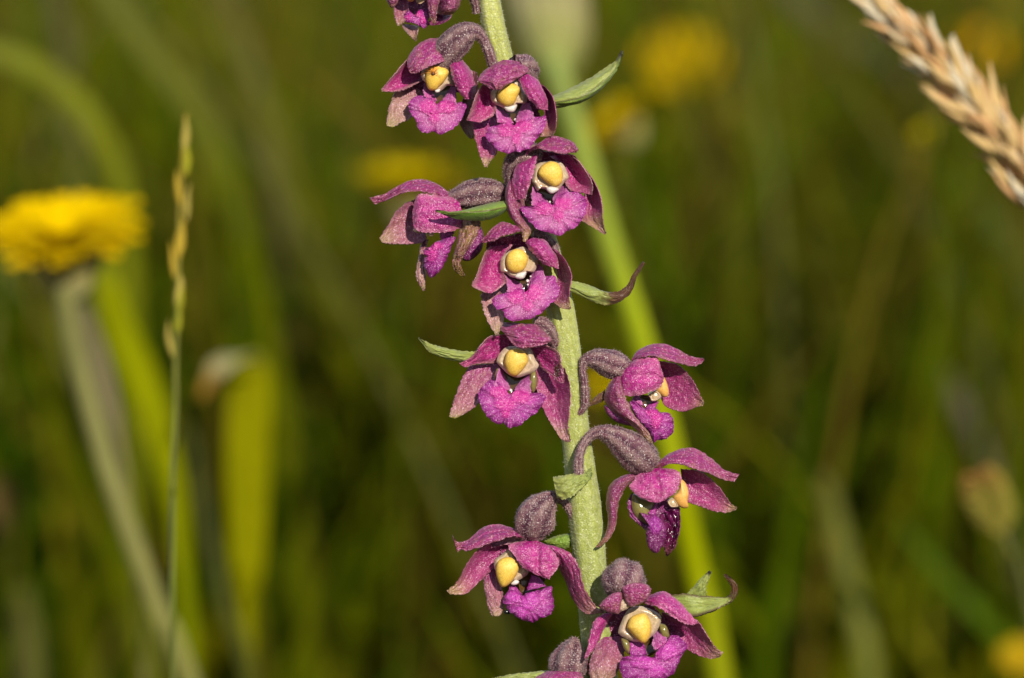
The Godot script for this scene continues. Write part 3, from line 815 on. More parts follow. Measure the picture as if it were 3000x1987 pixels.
func flower_side_left() -> void:
	flower(1270, 620, "flower turned to the left, seen from the side")
	fl(1060, 500, 0.2296, 15)
	tube("ovary", "ovary", [[2150, 420, -30, 60], [1990, 330, -20, 70], [1850, 290, -10, 90], [1700, 280, 0, 155], [1500, 290, 5, 188], [1320, 325, 5, 165], [1170, 360, 0, 110], [1080, 380, 0, 60]], {"ribs": 0.06, "hairs": 540, "nt": 50})
	petal("petal", "sepal", [[690, 370, 830, 860, -30, -65, -30], [560, 420, 760, 912, -20, -45, -20], [430, 540, 600, 938, -10, -32, -10], [320, 720, 420, 932, 0, -12, 0], [228, 860, 260, 925, 10, 10, 10]])
	petal("sepal", "sepal_pale", [[770, 860, 850, 880, -45, -40, -45], [725, 1080, 800, 1100, -35, -25, -35], [692, 1330, 818, 1345, -25, -15, -25], [740, 1460, 812, 1460, -20, -14, -20], [783, 1535, 805, 1530, -15, -15, -15]])
	cushion("hypochile", "lip_dark", [1420, 700, 1520, 720, 1552, 860, 1525, 1020, 1400, 1140, 1290, 1140, 1290, 1000, 1340, 860], 5, {"hf": 30, "hb": 20, "mat": "petal"})
	petal("lip_arm", "lip_deep", [[980, 760, 1180, 780, 0, 10, 0], [1010, 890, 1140, 880, 5, 15, 5]], {"nt": 14, "nu": 10, "mat": "lip"})
	cushion("lip", "lip_deep", [1195, 850, 1100, 858, 960, 900, 880, 960, 785, 1015, 800, 1100, 790, 1190, 820, 1280, 860, 1360, 940, 1340, 1060, 1180, 1115, 1050, 1155, 950], 22, {"hf": 16, "jag": 3.0, "ruffle": 14, "tx": 0.25, "bosses": [[880, 1070, 95, 110, 9], [960, 960, 90, 60, 7]]})
	cushion("anther_cap", "column", [660, 740, 780, 760, 770, 800, 710, 800, 670, 780], 20, {"mat": "waxy", "na": 24, "nr": 8})
	cushion("column", "column", [830, 770, 915, 780, 910, 835, 850, 835, 830, 810], 28, {"mat": "waxy", "na": 24, "nr": 8})
	petal("petal", "petal", [[1220, 330, 1310, 620, 10, 40, 10], [1050, 335, 1270, 720, 40, 62, 52], [880, 305, 1085, 788, 48, 70, 62], [740, 295, 850, 788, 40, 64, 64], [680, 370, 720, 768, 34, 54, 56], [645, 550, 660, 735, 32, 40, 44]], {"crease": 3.0})
	petal("dorsal_sepal", "hood", [[1145, 305, 1085, 370, -5, 20, 20], [960, 168, 900, 305, -10, 30, 52], [790, 112, 740, 260, -20, 20, 48], [600, 128, 580, 265, -20, 10, 38], [430, 212, 420, 325, -15, 5, 28], [270, 305, 275, 395, -10, 0, 12], [98, 345, 160, 428, 0, 2, 2]], {"wave": 5.0})
	petal("sepal", "withered", [[1270, 630, 1515, 640, 35, 60, 35], [1232, 830, 1480, 820, 48, 75, 50], [1172, 1070, 1335, 1040, 55, 80, 60], [1162, 1190, 1265, 1140, 60, 75, 65], [1190, 1280, 1272, 1250, 60, 68, 62], [1290, 1358, 1316, 1335, 60, 60, 60]], {"wave": 8.0})
	petal("bract", "bract_dark", [[1860, 380, 1870, 490, 50, 80, 50, 1865, 460], [1680, 403, 1740, 582, 68, 115, 75, 1710, 490], [1480, 453, 1560, 638, 80, 130, 88, 1505, 520], [1260, 512, 1330, 637, 95, 140, 105, 1290, 530], [1090, 528, 1130, 597, 110, 140, 118, 1110, 536], [938, 506, 955, 522, 128, 130, 130]], {"mat": "bract", "wave": 2.0, "tip_col": lin(0.07, 0.03, 0.02), "tip_from": 0.95, "thick": 9.0, "fold": [lin(0.10, 0.05, 0.02), lin(0.10, 0.22, 0.012)]})


func flower_six() -> void:
	flower(1525, 800)
	fl(1370, 640, 0.2233, 90)
	tube("ovary", "ovary", [[1150, 480, -70, 60], [1110, 390, -50, 75], [1040, 310, -40, 88], [950, 250, -35, 85], [860, 220, -30, 60]], {"ribs": 0.07, "hairs": 600})
	petal("petal", "throat", [[270, 290, 760, 180, -40, -45, -40], [250, 420, 980, 400, -60, -78, -60], [350, 650, 1150, 600, -65, -85, -60], [450, 1000, 1150, 950, -60, -80, -60]])
	petal("sepal", "sepal_pale", [[210, 890, 520, 840, -55, -68, -50], [182, 1020, 500, 1000, -30, -48, -25], [205, 1200, 470, 1190, -15, -26, -12], [275, 1370, 485, 1290, 0, -8, 0], [330, 1465, 432, 1440, 10, 8, 10], [363, 1535, 395, 1538, 20, 20, 20]])
	petal("sepal", "sepal_deep", [[1085, 400, 1160, 410, -10, 0, 0], [1140, 540, 1265, 530, -40, -10, 35], [1175, 730, 1357, 730, -50, -22, 35], [1170, 900, 1340, 900, -40, -22, 35], [1125, 1065, 1325, 1040, -20, -8, 32], [1205, 1162, 1345, 1120, 10, 14, 30], [1330, 1192, 1357, 1182, 25, 25, 25]], {"tip_col": lin(0.36, 0.22, 0.12), "tip_from": 0.78})
	petal("petal", "petal_dark", [[280, 375, 610, 335, -10, -55, -60], [228, 460, 505, 460, 30, -42, -40], [168, 620, 445, 620, 45, -28, -10], [118, 760, 492, 780, 52, -12, 10], [68, 885, 495, 850, 58, 5, 12], [240, 975, 330, 980, 35, 26, 22]], {"wave": 4.0})
	cushion("hypochile", "cup", [600, 800, 700, 770, 840, 720, 880, 800, 850, 900, 760, 980, 700, 940, 620, 880], -45, {"hf": -20, "mat": "wet"})
	drop(826, 762, 5, 14)
	drop(786, 820, -5, 24)
	drop(790, 870, -8, 16)
	petal("lip_arm", "arm", [[488, 735, 545, 760, -10, -20, -40], [520, 870, 690, 850, 10, -10, -30], [520, 965, 750, 950, 20, 10, 0]], {"nt": 14, "nu": 10, "mat": "lip"})
	petal("lip_arm", "arm", [[895, 580, 980, 640, -40, -20, -10], [825, 760, 1020, 770, -25, 0, 10], [790, 930, 1020, 870, 5, 12, 15]], {"nt": 14, "nu": 10, "mat": "lip"})
	cushion("column", "column", [428, 610, 445, 520, 530, 440, 640, 395, 740, 372, 840, 450, 922, 545, 905, 640, 865, 705, 780, 712, 740, 785, 640, 785, 560, 765, 510, 725, 440, 700], 0, {"hf": 14, "mat": "waxy", "ruffle": 5})
	cushion("anther_cap", "anther", [502, 580, 510, 500, 550, 440, 640, 398, 740, 428, 793, 530, 755, 650, 690, 702, 600, 717, 530, 670], 22, {"hf": 24, "ty": -0.1, "mat": "anther"})
	cushion("rostellum", "rostellum", [618, 770, 650, 720, 760, 695, 768, 735, 730, 792, 670, 797], 18, {"hf": 12, "na": 28, "nr": 8, "mat": "waxy"})
	cushion("lip", "lip", [325, 1080, 390, 1005, 480, 985, 600, 930, 700, 920, 760, 965, 800, 910, 825, 850, 850, 790, 960, 748, 1060, 760, 1145, 752, 1172, 860, 1212, 940, 1170, 1050, 1080, 1130, 1000, 1220, 900, 1280, 800, 1320, 650, 1342, 580, 1352, 490, 1290, 460, 1210, 380, 1190], 22, {"hf": 9, "jag": 3.2, "ruffle": 16, "ty": 0.35, "cen": [770, 1090], "bosses": [[630, 1030, 120, 110, 9], [860, 980, 140, 130, 9], [780, 1140, 80, 80, 7]]})
	petal("petal", "petal", [[745, 305, 860, 252, 10, 28, 10], [800, 390, 1015, 283, 40, 62, 20], [890, 492, 1105, 400, 46, 62, 15], [960, 562, 1180, 520, 42, 48, 5], [985, 602, 1198, 665, 30, 28, 5]], {"crease": 5.0})
	petal("dorsal_sepal", "hood", [[692, 115, 695, 165, 20, 35, 45], [590, 80, 590, 195, 20, 52, 70], [450, 46, 460, 235, 10, 52, 76], [330, 125, 358, 285, 30, 56, 72], [245, 215, 262, 305, 40, 50, 55], [185, 290, 200, 328, 50, 52, 52]], {"wave": 5.0})


func flower_seven() -> void:
	flower(1515, 1110)
	fl(1220, 920, 0.2423, 70)
	tube("ovary", "ovary", [[1720, 430, -60, 60], [1650, 300, -40, 80], [1580, 190, -25, 95], [1500, 120, -15, 90], [1420, 110, -10, 60]], {"ribs": 0.07, "hairs": 420})
	petal("petal", "throat", [[1030, 300, 1560, 330, -50, -60, -50], [900, 520, 1650, 520, -65, -80, -65], [900, 800, 1600, 800, -70, -85, -70], [1000, 1050, 1450, 1050, -60, -75, -60]])
	petal("sepal", "sepal", [[640, 625, 1010, 600, -40, -55, -62], [568, 755, 960, 790, -18, -45, -52], [495, 930, 840, 990, -4, -28, -32], [445, 1080, 705, 1120, 8, -12, -10], [408, 1190, 582, 1205, 18, 12, 12], [393, 1245, 470, 1265, 22, 20, 20]], {"tip_col": lin(0.26, 0.22, 0.03), "tip_from": 0.9})
	petal("sepal", "sepal_deep", [[1450, 630, 1790, 655, -62, -62, 0], [1450, 800, 1843, 820, -52, -55, 22], [1475, 1000, 1858, 1000, -40, -45, 22], [1555, 1200, 1843, 1200, -20, -22, 22], [1655, 1370, 1833, 1390, 0, 0, 22], [1735, 1500, 1853, 1490, 10, 12, 20], [1828, 1548, 1864, 1540, 20, 20, 20]], {"tip_col": lin(0.38, 0.19, 0.16), "tip_from": 0.62})
	petal("petal", "petal_dark", [[1080, 245, 1150, 395, -20, -50, -50], [895, 272, 1045, 485, 30, -15, -50, 960, 350], [775, 390, 995, 585, 42, 12, -42, 825, 440], [675, 510, 745, 605, 46, 28, -2, 700, 550], [515, 598, 590, 648, 46, 46, 46]], {"wave": 4.0})
	petal("petal", "petal_dark", [[1385, 430, 1565, 372, -50, -18, 10], [1445, 540, 1715, 465, -46, -8, 42, 1570, 500], [1505, 650, 1750, 600, -30, 2, 42, 1630, 620], [1640, 745, 1780, 740, 0, 18, 36], [1735, 845, 1780, 832, 25, 25, 25]], {"wave": 4.0, "spot": [1700, 690, 45, 110, lin(0.08, 0.035, 0.015)]})
	cushion("hypochile", "cup", [1030, 700, 1150, 740, 1300, 740, 1380, 740, 1350, 860, 1230, 960, 1140, 980, 1080, 880], -45, {"hf": -20, "mat": "wet"})
	cushion("hypochile_lobe", "cup_out", [1390, 700, 1440, 690, 1462, 790, 1455, 880, 1410, 955, 1370, 900, 1365, 800], -8, {"hf": 14, "mat": "waxy", "na": 36, "nr": 10})
	cushion("hypochile_lobe", "cup_out", [965, 670, 1000, 650, 985, 740, 960, 800, 942, 760], -20, {"hf": 10, "mat": "waxy", "na": 24, "nr": 8})
	drop(1140, 925, 0, 22)
	petal("lip_arm", "arm", [[1000, 645, 1045, 690, -10, -20, -40], [955, 800, 1115, 840, 10, -5, -25], [935, 910, 1135, 925, 20, 10, 0]], {"nt": 14, "nu": 10, "mat": "lip"})
	petal("lip_arm", "arm", [[1335, 740, 1395, 730, -40, -20, -10], [1210, 865, 1378, 860, -20, 0, 10], [1190, 940, 1395, 965, 5, 12, 15]], {"nt": 14, "nu": 10, "mat": "lip"})
	cushion("column", "column", [970, 560, 1005, 480, 1090, 400, 1230, 392, 1380, 428, 1432, 540, 1478, 620, 1430, 692, 1340, 735, 1222, 770, 1130, 742, 1080, 705, 1030, 652, 980, 600], 0, {"hf": 14, "mat": "waxy", "ruffle": 5})
	cushion("anther_cap", "anther", [1062, 570, 1100, 460, 1200, 413, 1300, 450, 1350, 560, 1285, 680, 1200, 753, 1120, 732, 1075, 650], 22, {"hf": 28, "ty": -0.15, "mat": "anther"})
	cushion("lip", "lip_deep", [745, 960, 790, 890, 870, 810, 960, 810, 1040, 870, 1120, 960, 1140, 965, 1220, 925, 1380, 955, 1500, 955, 1560, 1010, 1520, 1110, 1445, 1200, 1335, 1270, 1260, 1345, 1130, 1378, 1078, 1345, 1050, 1322, 990, 1332, 890, 1275, 830, 1200, 780, 1110], 22, {"hf": 10, "jag": 2.6, "ruffle": 16, "ty": 0.3, "cen": [1120, 1110], "bosses": [[1000, 950, 130, 90, 9], [1260, 995, 140, 100, 9], [1070, 1090, 140, 90, 9], [1080, 1200, 70, 70, 7]]})
	petal("dorsal_sepal", "hood", [[1050, 100, 1450, 125, -10, 20, 0], [1020, 180, 1572, 240, 15, 62, 30], [1085, 262, 1625, 320, 35, 78, 52], [1155, 345, 1505, 388, 55, 82, 62], [1195, 395, 1330, 424, 68, 80, 70]], {"wave": 5.0})


func flower_side_right() -> void:
	flower(1900, 1140, "upper flower turned to the right on a short bent stalk")
	fl(1680, 980, 0.2104, 20)
	tube("ovary", "ovary", [[60, 1120, 10, 40], [150, 1000, 20, 52], [165, 850, 25, 58], [150, 640, 25, 50], [130, 470, 22, 52], [170, 370, 18, 85], [310, 350, 15, 140], [480, 400, 12, 188], [640, 455, 8, 180], [770, 500, 5, 120]], {"ribs": 0.06, "hairs": 600, "nt": 60})
	petal("petal", "sepal_deep", [[1190, 375, 1200, 700, -40, -72, -50], [1420, 418, 1250, 960, -30, -62, -40], [1582, 540, 1400, 1052, -15, -42, -25], [1702, 720, 1560, 1065, 0, -22, -10], [1782, 880, 1700, 1012, 5, -4, 4], [1815, 930, 1802, 990, 10, 10, 10]], {"tip_col": lin(0.38, 0.24, 0.14), "tip_from": 0.86})
	cushion("hypochile", "cup", [900, 860, 1050, 850, 1150, 900, 1150, 1000, 1050, 1040, 950, 1000], -15, {"hf": -15, "mat": "wet", "na": 36, "nr": 10})
	cushion("hypochile_lobe", "lip_dark", [430, 990, 520, 1020, 700, 1130, 860, 1270, 760, 1270, 580, 1215, 460, 1100], 0, {"hf": 25, "hb": 20, "mat": "petal"})
	petal("lip_arm", "arm", [[850, 850, 910, 850, 0, 5, 0], [790, 950, 980, 990, 10, 20, 10]], {"nt": 14, "nu": 10, "mat": "lip"})
	petal("lip_arm", "lip_deep", [[1090, 940, 1190, 930, -25, -20, -25], [980, 1040, 1130, 1060, 0, 10, 0]], {"nt": 14, "nu": 10, "mat": "lip"})
	cushion("lip", "lip_deep", [790, 960, 840, 920, 900, 955, 1020, 1045, 1150, 1035, 1215, 1080, 1330, 1098, 1393, 1200, 1395, 1340, 1315, 1445, 1185, 1472, 1110, 1505, 1065, 1400, 960, 1260, 860, 1130], 15, {"hf": 20, "jag": 2.4, "ruffle": 14, "tx": -0.2, "cen": [1120, 1230], "bosses": [[1150, 1190, 90, 150, 10], [1080, 1080, 80, 60, 6]]})
	cushion("column", "column", [1040, 835, 1150, 770, 1230, 850, 1185, 920, 1090, 935, 1060, 885], -5, {"mat": "waxy", "na": 36, "nr": 10})
	cushion("anther_cap", "anther_dull", [1220, 590, 1260, 590, 1305, 680, 1332, 800, 1312, 862, 1260, 872, 1200, 830, 1150, 790, 1190, 720], 0, {"hf": 18, "hb": 14, "mat": "anther"})
	petal("petal", "petal", [[770, 405, 630, 620, 5, 40, 5], [900, 335, 675, 825, 34, 60, 46], [1040, 305, 880, 858, 44, 70, 60], [1165, 305, 1060, 805, 40, 64, 60], [1215, 450, 1195, 745, 42, 56, 54], [1258, 580, 1252, 655, 40, 42, 42]], {"crease": 6.0})
	petal("sepal", "sepal_out", [[600, 545, 670, 590, 15, 28, 25], [475, 720, 690, 780, 20, 62, 55], [428, 900, 760, 945, 15, 62, 52], [535, 1080, 865, 1145, 20, 62, 52], [755, 1220, 975, 1275, 25, 56, 48], [955, 1425, 1075, 1410, 30, 46, 42], [1048, 1522, 1098, 1507, 35, 38, 36]], {"tip_col": lin(0.30, 0.19, 0.08), "tip_from": 0.82})
	petal("dorsal_sepal", "hood", [[815, 340, 825, 395, 0, 10, 10], [890, 228, 960, 325, -20, 30, 52], [1060, 145, 1120, 295, -30, 20, 56], [1250, 128, 1280, 345, -30, 15, 46], [1440, 200, 1480, 395, -20, 10, 36], [1620, 298, 1685, 443, -10, 5, 20], [1818, 335, 1822, 368, 0, 2, 2]], {"wave": 4.0})
	petal("bract", "brown", [[215, 965, 220, 1005, 0, 2, 0], [320, 860, 365, 955, -5, 5, -5], [440, 770, 440, 910, -15, -5, -15]], {"mat": "bract", "nt": 20, "nu": 12})


func flower_drooping() -> void:
	flower(1930, 1430, "lower flower turned to the right with drooping dark lip")
	fl(1600, 1220, 0.2678, 30)
	tube("ovary", "ovary", [[362, 640, 55, 50], [355, 560, 55, 52], [362, 440, 52, 50], [405, 310, 45, 47], [490, 210, 38, 55], [600, 175, 30, 75], [730, 220, 25, 120], [860, 310, 20, 172], [990, 410, 16, 200], [1100, 500, 10, 170], [1170, 560, 5, 100]], {"ribs": 0.06, "hairs": 780, "nt": 70})
	petal("petal", "sepal_deep", [[1470, 575, 1500, 800, -40, -62, -40], [1680, 605, 1550, 932, -20, -52, -30], [1832, 718, 1700, 985, -10, -38, -20], [1935, 840, 1840, 1038, 0, -22, -5], [2012, 950, 1970, 1052, 5, 0, 5], [2088, 995, 2075, 1022, 10, 10, 10]], {"tip_col": lin(0.36, 0.22, 0.12), "tip_from": 0.84})
	petal("hypochile_lobe", "lip_dark", [[940, 835, 965, 860, 5, 5, 5], [893, 970, 940, 985, 10, 12, 5], [935, 1110, 1000, 1100, 10, 15, 5], [1085, 1245, 1130, 1195, 10, 15, 5]], {"nt": 24, "nu": 10})
	cushion("hypochile", "cup_out", [945, 850, 1050, 890, 1180, 940, 1180, 1080, 1125, 1185, 1040, 1155, 960, 1085, 928, 975], 5, {"hf": 26, "mat": "waxy"})
	cushion("column_foot", "lip_dark", [1180, 900, 1350, 900, 1440, 980, 1400, 1080, 1250, 1120, 1180, 1050], -20, {"hf": 5, "mat": "petal"})
	petal("lip_arm", "lip_deep", [[1150, 1000, 1225, 945, 10, 20, 10], [1080, 1050, 1200, 1090, 20, 32, 20]], {"nt": 14, "nu": 10, "mat": "lip"})
	petal("lip_fold", "wine", [[1230, 1080, 1462, 985, -20, 0, -10], [1290, 1200, 1468, 1150, 5, -20, 15], [1270, 1380, 1445, 1300, 15, -15, 20], [1300, 1460, 1412, 1425, 15, 5, 15], [1312, 1528, 1330, 1528, 10, 10, 10]], {"mat": "wet", "wave": 10.0})
	cushion("lip", "lip_dark", [1025, 1055, 1100, 1070, 1190, 1080, 1262, 1130, 1315, 1250, 1292, 1370, 1215, 1495, 1130, 1452, 1098, 1350, 1092, 1260, 1120, 1150], 32, {"hf": 22, "jag": 2.4, "ruffle": 10, "boss_col": lin(0.34, 0.02, 0.28), "bosses": [[1190, 1190, 80, 110, 8]]})
	cushion("column", "column", [1325, 930, 1395, 890, 1455, 985, 1385, 1002, 1350, 985], 5, {"mat": "waxy", "na": 32, "nr": 9})
	cushion("anther_cap", "anther_dull", [1475, 690, 1530, 735, 1562, 840, 1550, 930, 1560, 990, 1505, 1008, 1440, 972, 1385, 890, 1435, 830, 1460, 760], 12, {"hf": 20, "hb": 14, "mat": "anther"})
	petal("sepal", "sepal_out", [[960, 615, 1050, 640, 5, 10, 10], [795, 668, 900, 745, 10, 42, 30], [685, 770, 832, 850, 10, 48, 30], [652, 960, 795, 960, 10, 48, 30], [676, 1120, 775, 1130, 20, 46, 32], [645, 1290, 742, 1262, 30, 46, 36], [588, 1380, 662, 1372, 35, 44, 40], [545, 1428, 572, 1432, 40, 40, 40]])
	petal("petal", "petal", [[1130, 575, 1240, 565, 10, 15, 10, 1180, 568], [1015, 628, 1425, 585, 30, 48, 38, 1200, 640], [945, 720, 1480, 650, 40, 66, 46, 1220, 710], [908, 772, 1465, 745, 46, 76, 52, 1240, 790], [1000, 872, 1412, 842, 60, 80, 64, 1235, 870], [1120, 928, 1292, 922, 74, 84, 76, 1215, 942]], {"crease": 12.0})
	petal("dorsal_sepal", "hood", [[1200, 535, 1235, 580, 0, 8, 5], [1318, 425, 1360, 520, -20, 22, 42], [1480, 355, 1500, 528, -25, 20, 52], [1640, 355, 1620, 576, -25, 15, 46], [1802, 455, 1770, 616, -20, 10, 36], [1952, 582, 1920, 685, -10, 0, 16], [2115, 632, 2060, 718, 0, 2, 2]], {"wave": 4.0})


func flower_ten() -> void:
	flower(1510, 1690, "lower left flower with a long sepal reaching across the stem")
	fl(1290, 1420, 0.2678, 50)
	tube("ovary", "ovary", [[1470, 420, -50, 36], [1415, 280, -30, 38], [1340, 180, -15, 42], [1250, 135, 0, 70], [1150, 210, 5, 150], [1070, 320, 5, 215], [1030, 430, 0, 222], [1030, 530, -10, 175], [1050, 610, -15, 90]], {"ribs": 0.08, "hairs": 780, "nt": 60, "na": 48})
	petal("petal", "throat", [[680, 640, 1000, 640, -40, -50, -40], [640, 850, 1150, 850, -50, -65, -50], [700, 1080, 1150, 1060, -50, -65, -50]])
	petal("sepal", "sepal", [[490, 950, 630, 900, -50, -50, -50], [476, 1060, 655, 1080, -30, -22, -30], [495, 1220, 688, 1230, -20, -6, -20], [528, 1360, 690, 1370, -10, 0, -10], [572, 1440, 645, 1440, 0, 0, 0]])
	petal("petal", "sepal_deep", [[760, 630, 690, 780, -40, -50, -40], [580, 636, 605, 890, -8, -50, -40], [418, 718, 485, 1002, 2, -42, -20], [285, 890, 385, 1105, 12, -22, -5], [186, 1060, 275, 1195, 16, -2, 6], [72, 1165, 110, 1203, 16, 16, 16]], {"tip_col": lin(0.36, 0.22, 0.11), "tip_from": 0.82})
	petal("sepal_underside", "under", [[960, 595, 900, 640, -5, -10, -5], [770, 555, 720, 655, 0, -15, -10], [560, 600, 560, 690, 0, -5, 0]], {"nt": 20, "nu": 12})
	petal("sepal", "sepal_deep", [[1110, 645, 1195, 690, 0, 10, 0], [1295, 685, 1255, 775, 0, 22, -10], [1425, 755, 1305, 935, 22, 12, -40], [1515, 900, 1375, 1075, 32, 10, -42], [1548, 1070, 1425, 1222, 38, 12, -32], [1615, 1210, 1518, 1352, 42, 18, -10], [1705, 1330, 1620, 1418, 46, 40, 30], [1785, 1385, 1790, 1400, 50, 50, 50]])
	cushion("hypochile", "cup", [860, 1040, 960, 960, 1080, 960, 1150, 1020, 1080, 1120, 960, 1200, 880, 1180], -35, {"hf": -15, "mat": "wet"})
	petal("lip_arm", "lip_deep", [[995, 985, 1090, 1020, -25, -10, -10], [945, 1160, 1160, 1110, 10, 18, 10]], {"nt": 14, "nu": 10, "mat": "lip"})
	petal("lip_arm", "lip_deep", [[755, 1105, 825, 1110, -10, -5, -20], [730, 1200, 900, 1200, 12, 12, 0]], {"nt": 14, "nu": 10, "mat": "lip"})
	cushion("column", "column", [588, 900, 598, 820, 680, 760, 760, 685, 800, 760, 860, 850, 965, 955, 880, 1035, 800, 1062, 700, 1005, 620, 960], 0, {"hf": 14, "mat": "waxy", "ruffle": 6})
	cushion("rostellum", "rostellum", [770, 1085, 820, 1040, 862, 1060, 845, 1092, 800, 1102], 12, {"hf": 9, "na": 24, "nr": 8, "mat": "waxy"})
	cushion("anther_cap", "anther", [606, 920, 640, 830, 750, 793, 850, 845, 858, 930, 800, 1040, 725, 1112, 665, 1117, 618, 1020], 20, {"hf": 26, "hb": 12, "ty": -0.1, "mat": "anther"})
	cushion("lip", "lip_deep", [688, 1260, 740, 1160, 830, 1165, 900, 1212, 950, 1185, 1090, 1150, 1212, 1110, 1222, 1200, 1243, 1320, 1210, 1422, 1130, 1452, 1062, 1485, 1020, 1510, 930, 1492, 840, 1460, 760, 1392, 705, 1320], 20, {"hf": 20, "jag": 2.6, "ruffle": 14, "ty": 0.15, "cen": [950, 1320], "bosses": [[800, 1230, 100, 80, 10], [980, 1280, 110, 110, 11], [900, 1390, 80, 80, 8]], "boss_col": lin(0.52, 0.045, 0.38)})
	petal("petal", "petal", [[990, 600, 1120, 640, 5, 15, 5, 1070, 620], [750, 665, 1205, 690, 30, 48, 30, 1078, 680], [818, 790, 1285, 800, 44, 64, 36, 1072, 800], [888, 892, 1298, 890, 52, 68, 40, 1068, 900], [960, 945, 1245, 965, 54, 66, 48, 1080, 965], [1130, 1005, 1185, 1035, 55, 55, 55]], {"crease": 12.0})
	petal("dorsal_sepal", "hood", [[900, 520, 960, 610, 0, 5, 0], [780, 472, 790, 568, -10, 32, 42], [620, 432, 640, 615, -20, 28, 46], [460, 472, 480, 666, -20, 22, 42], [310, 598, 305, 722, -10, 12, 26], [190, 630, 235, 712, 0, 8, 12], [132, 555, 190, 740, 10, 12, 12]], {"wave": 5.0})


func flower_eleven() -> void:
	flower(1895, 1860, "bottom flower under a round hairy ovary beside the curled bract")
	fl(1680, 1630, 0.2277, 100)
	tube("ovary", "ovary", [[560, 160, -80, 60], [620, 190, -40, 150], [650, 260, -5, 250], [650, 330, 25, 285], [640, 420, 45, 250], [625, 500, 55, 170]], {"ribs": 0.05, "hairs": 840, "nt": 44, "na": 48})
	petal("petal", "throat", [[420, 700, 1000, 620, -60, -65, -60], [330, 1000, 1250, 900, -75, -90, -75], [400, 1250, 1300, 1150, -70, -85, -70]])
	petal("sepal", "sepal", [[380, 1040, 620, 1030, -60, -55, -60], [288, 1170, 655, 1220, -40, -28, -50], [213, 1350, 625, 1370, -20, 2, -30], [203, 1500, 545, 1520, -5, 12, -20], [240, 1680, 400, 1700, 5, 10, 5]])
	petal("sepal", "sepal_deep", [[1130, 715, 1240, 1030, -72, -80, -70], [1350, 815, 1350, 1085, -30, -72, -60], [1562, 815, 1460, 1185, 12, -52, -40], [1685, 970, 1590, 1265, 22, -24, -20], [1815, 1160, 1735, 1315, 28, 8, 0], [1928, 1245, 1865, 1305, 25, 25, 25]], {"tip_col": lin(0.32, 0.17, 0.12), "tip_from": 0.85})
	petal("petal", "petal", [[400, 730, 510, 735, 0, 10, 0], [295, 800, 455, 820, 30, 36, 10], [236, 920, 385, 960, 35, 42, 10], [202, 1060, 325, 1100, 40, 42, 20], [178, 1200, 232, 1240, 45, 46, 40], [143, 1312, 165, 1318, 50, 50, 50]])
	cushion("hypochile", "cup", [800, 1090, 950, 1080, 1060, 1040, 1090, 1120, 1050, 1240, 960, 1290, 880, 1250], -40, {"hf": -18, "mat": "wet"})
	cushion("hypochile_lobe", "cup_out", [1105, 870, 1190, 885, 1235, 1000, 1225, 1055, 1150, 1055, 1105, 950], -10, {"hf": 14, "mat": "waxy", "na": 36, "nr": 10})
	cushion("hypochile_lobe", "cup_out", [615, 1060, 700, 1075, 735, 1180, 725, 1270, 650, 1195], -10, {"hf": 14, "mat": "waxy", "na": 36, "nr": 10})
	petal("lip_arm", "lip_deep", [[690, 1090, 900, 1105, -20, -15, -40], [715, 1200, 930, 1200, 0, 0, -20], [740, 1275, 945, 1265, 15, 12, 5]], {"nt": 14, "nu": 10, "mat": "lip"})
	petal("lip_arm", "arm", [[1070, 940, 1160, 990, -30, -15, -10], [1015, 1100, 1210, 1070, -5, 8, 10], [1050, 1215, 1220, 1110, 10, 15, 15]], {"nt": 14, "nu": 10, "mat": "lip"})
	cushion("column", "column", [575, 970, 615, 850, 680, 715, 760, 660, 850, 640, 980, 675, 1090, 735, 1133, 800, 1105, 900, 1060, 985, 980, 1055, 900, 1105, 760, 1095, 680, 1065, 600, 1015], 0, {"hf": 16, "mat": "waxy", "ruffle": 4})
	cushion("anther_cap", "anther", [688, 900, 730, 795, 820, 745, 920, 735, 985, 820, 1004, 920, 985, 1035, 930, 1113, 870, 1115, 780, 1035, 710, 955], 24, {"hf": 30, "ty": -0.1, "mat": "anther"})
	cushion("lip", "lip_deep", [605, 1330, 700, 1285, 800, 1270, 900, 1268, 1020, 1302, 1060, 1240, 1110, 1170, 1200, 1115, 1240, 1030, 1330, 1012, 1440, 1108, 1462, 1180, 1395, 1280, 1345, 1400, 1290, 1515, 1220, 1545, 1160, 1610, 900, 1630, 700, 1600, 605, 1500], 20, {"hf": 16, "jag": 2.6, "ruffle": 14, "ty": 0.15, "cen": [1060, 1380], "boss_col": lin(0.54, 0.045, 0.38), "bosses": [[900, 1370, 170, 90, 10], [1200, 1230, 150, 130, 12], [1060, 1480, 130, 90, 9]]})
	petal("petal", "petal", [[980, 505, 915, 605, 0, 20, 15], [1150, 450, 1080, 655, 10, 52, 60], [1312, 540, 1250, 765, 10, 56, 62], [1462, 690, 1400, 852, 20, 48, 56], [1605, 860, 1530, 892, 35, 38, 38]])
	cushion("dorsal_sepal", "hood", [625, 400, 690, 360, 770, 340, 900, 348, 990, 400, 1000, 450, 960, 540, 880, 605, 740, 655, 680, 600, 645, 500], 85, {"hf": 24, "hb": 20, "mat": "petal", "jag": 1.5, "bump": 1.2})
	cushion("dorsal_sepal", "hood", [595, 455, 630, 520, 610, 640, 590, 735, 500, 738, 410, 708, 328, 652, 390, 560, 480, 490], 78, {"hf": 24, "hb": 20, "mat": "petal", "jag": 1.5, "bump": 1.2})
	cushion("sepal_rib", "column", [600, 580, 660, 560, 720, 650, 620, 710, 585, 690], 72, {"hf": 10, "mat": "petal", "na": 24, "nr": 8})


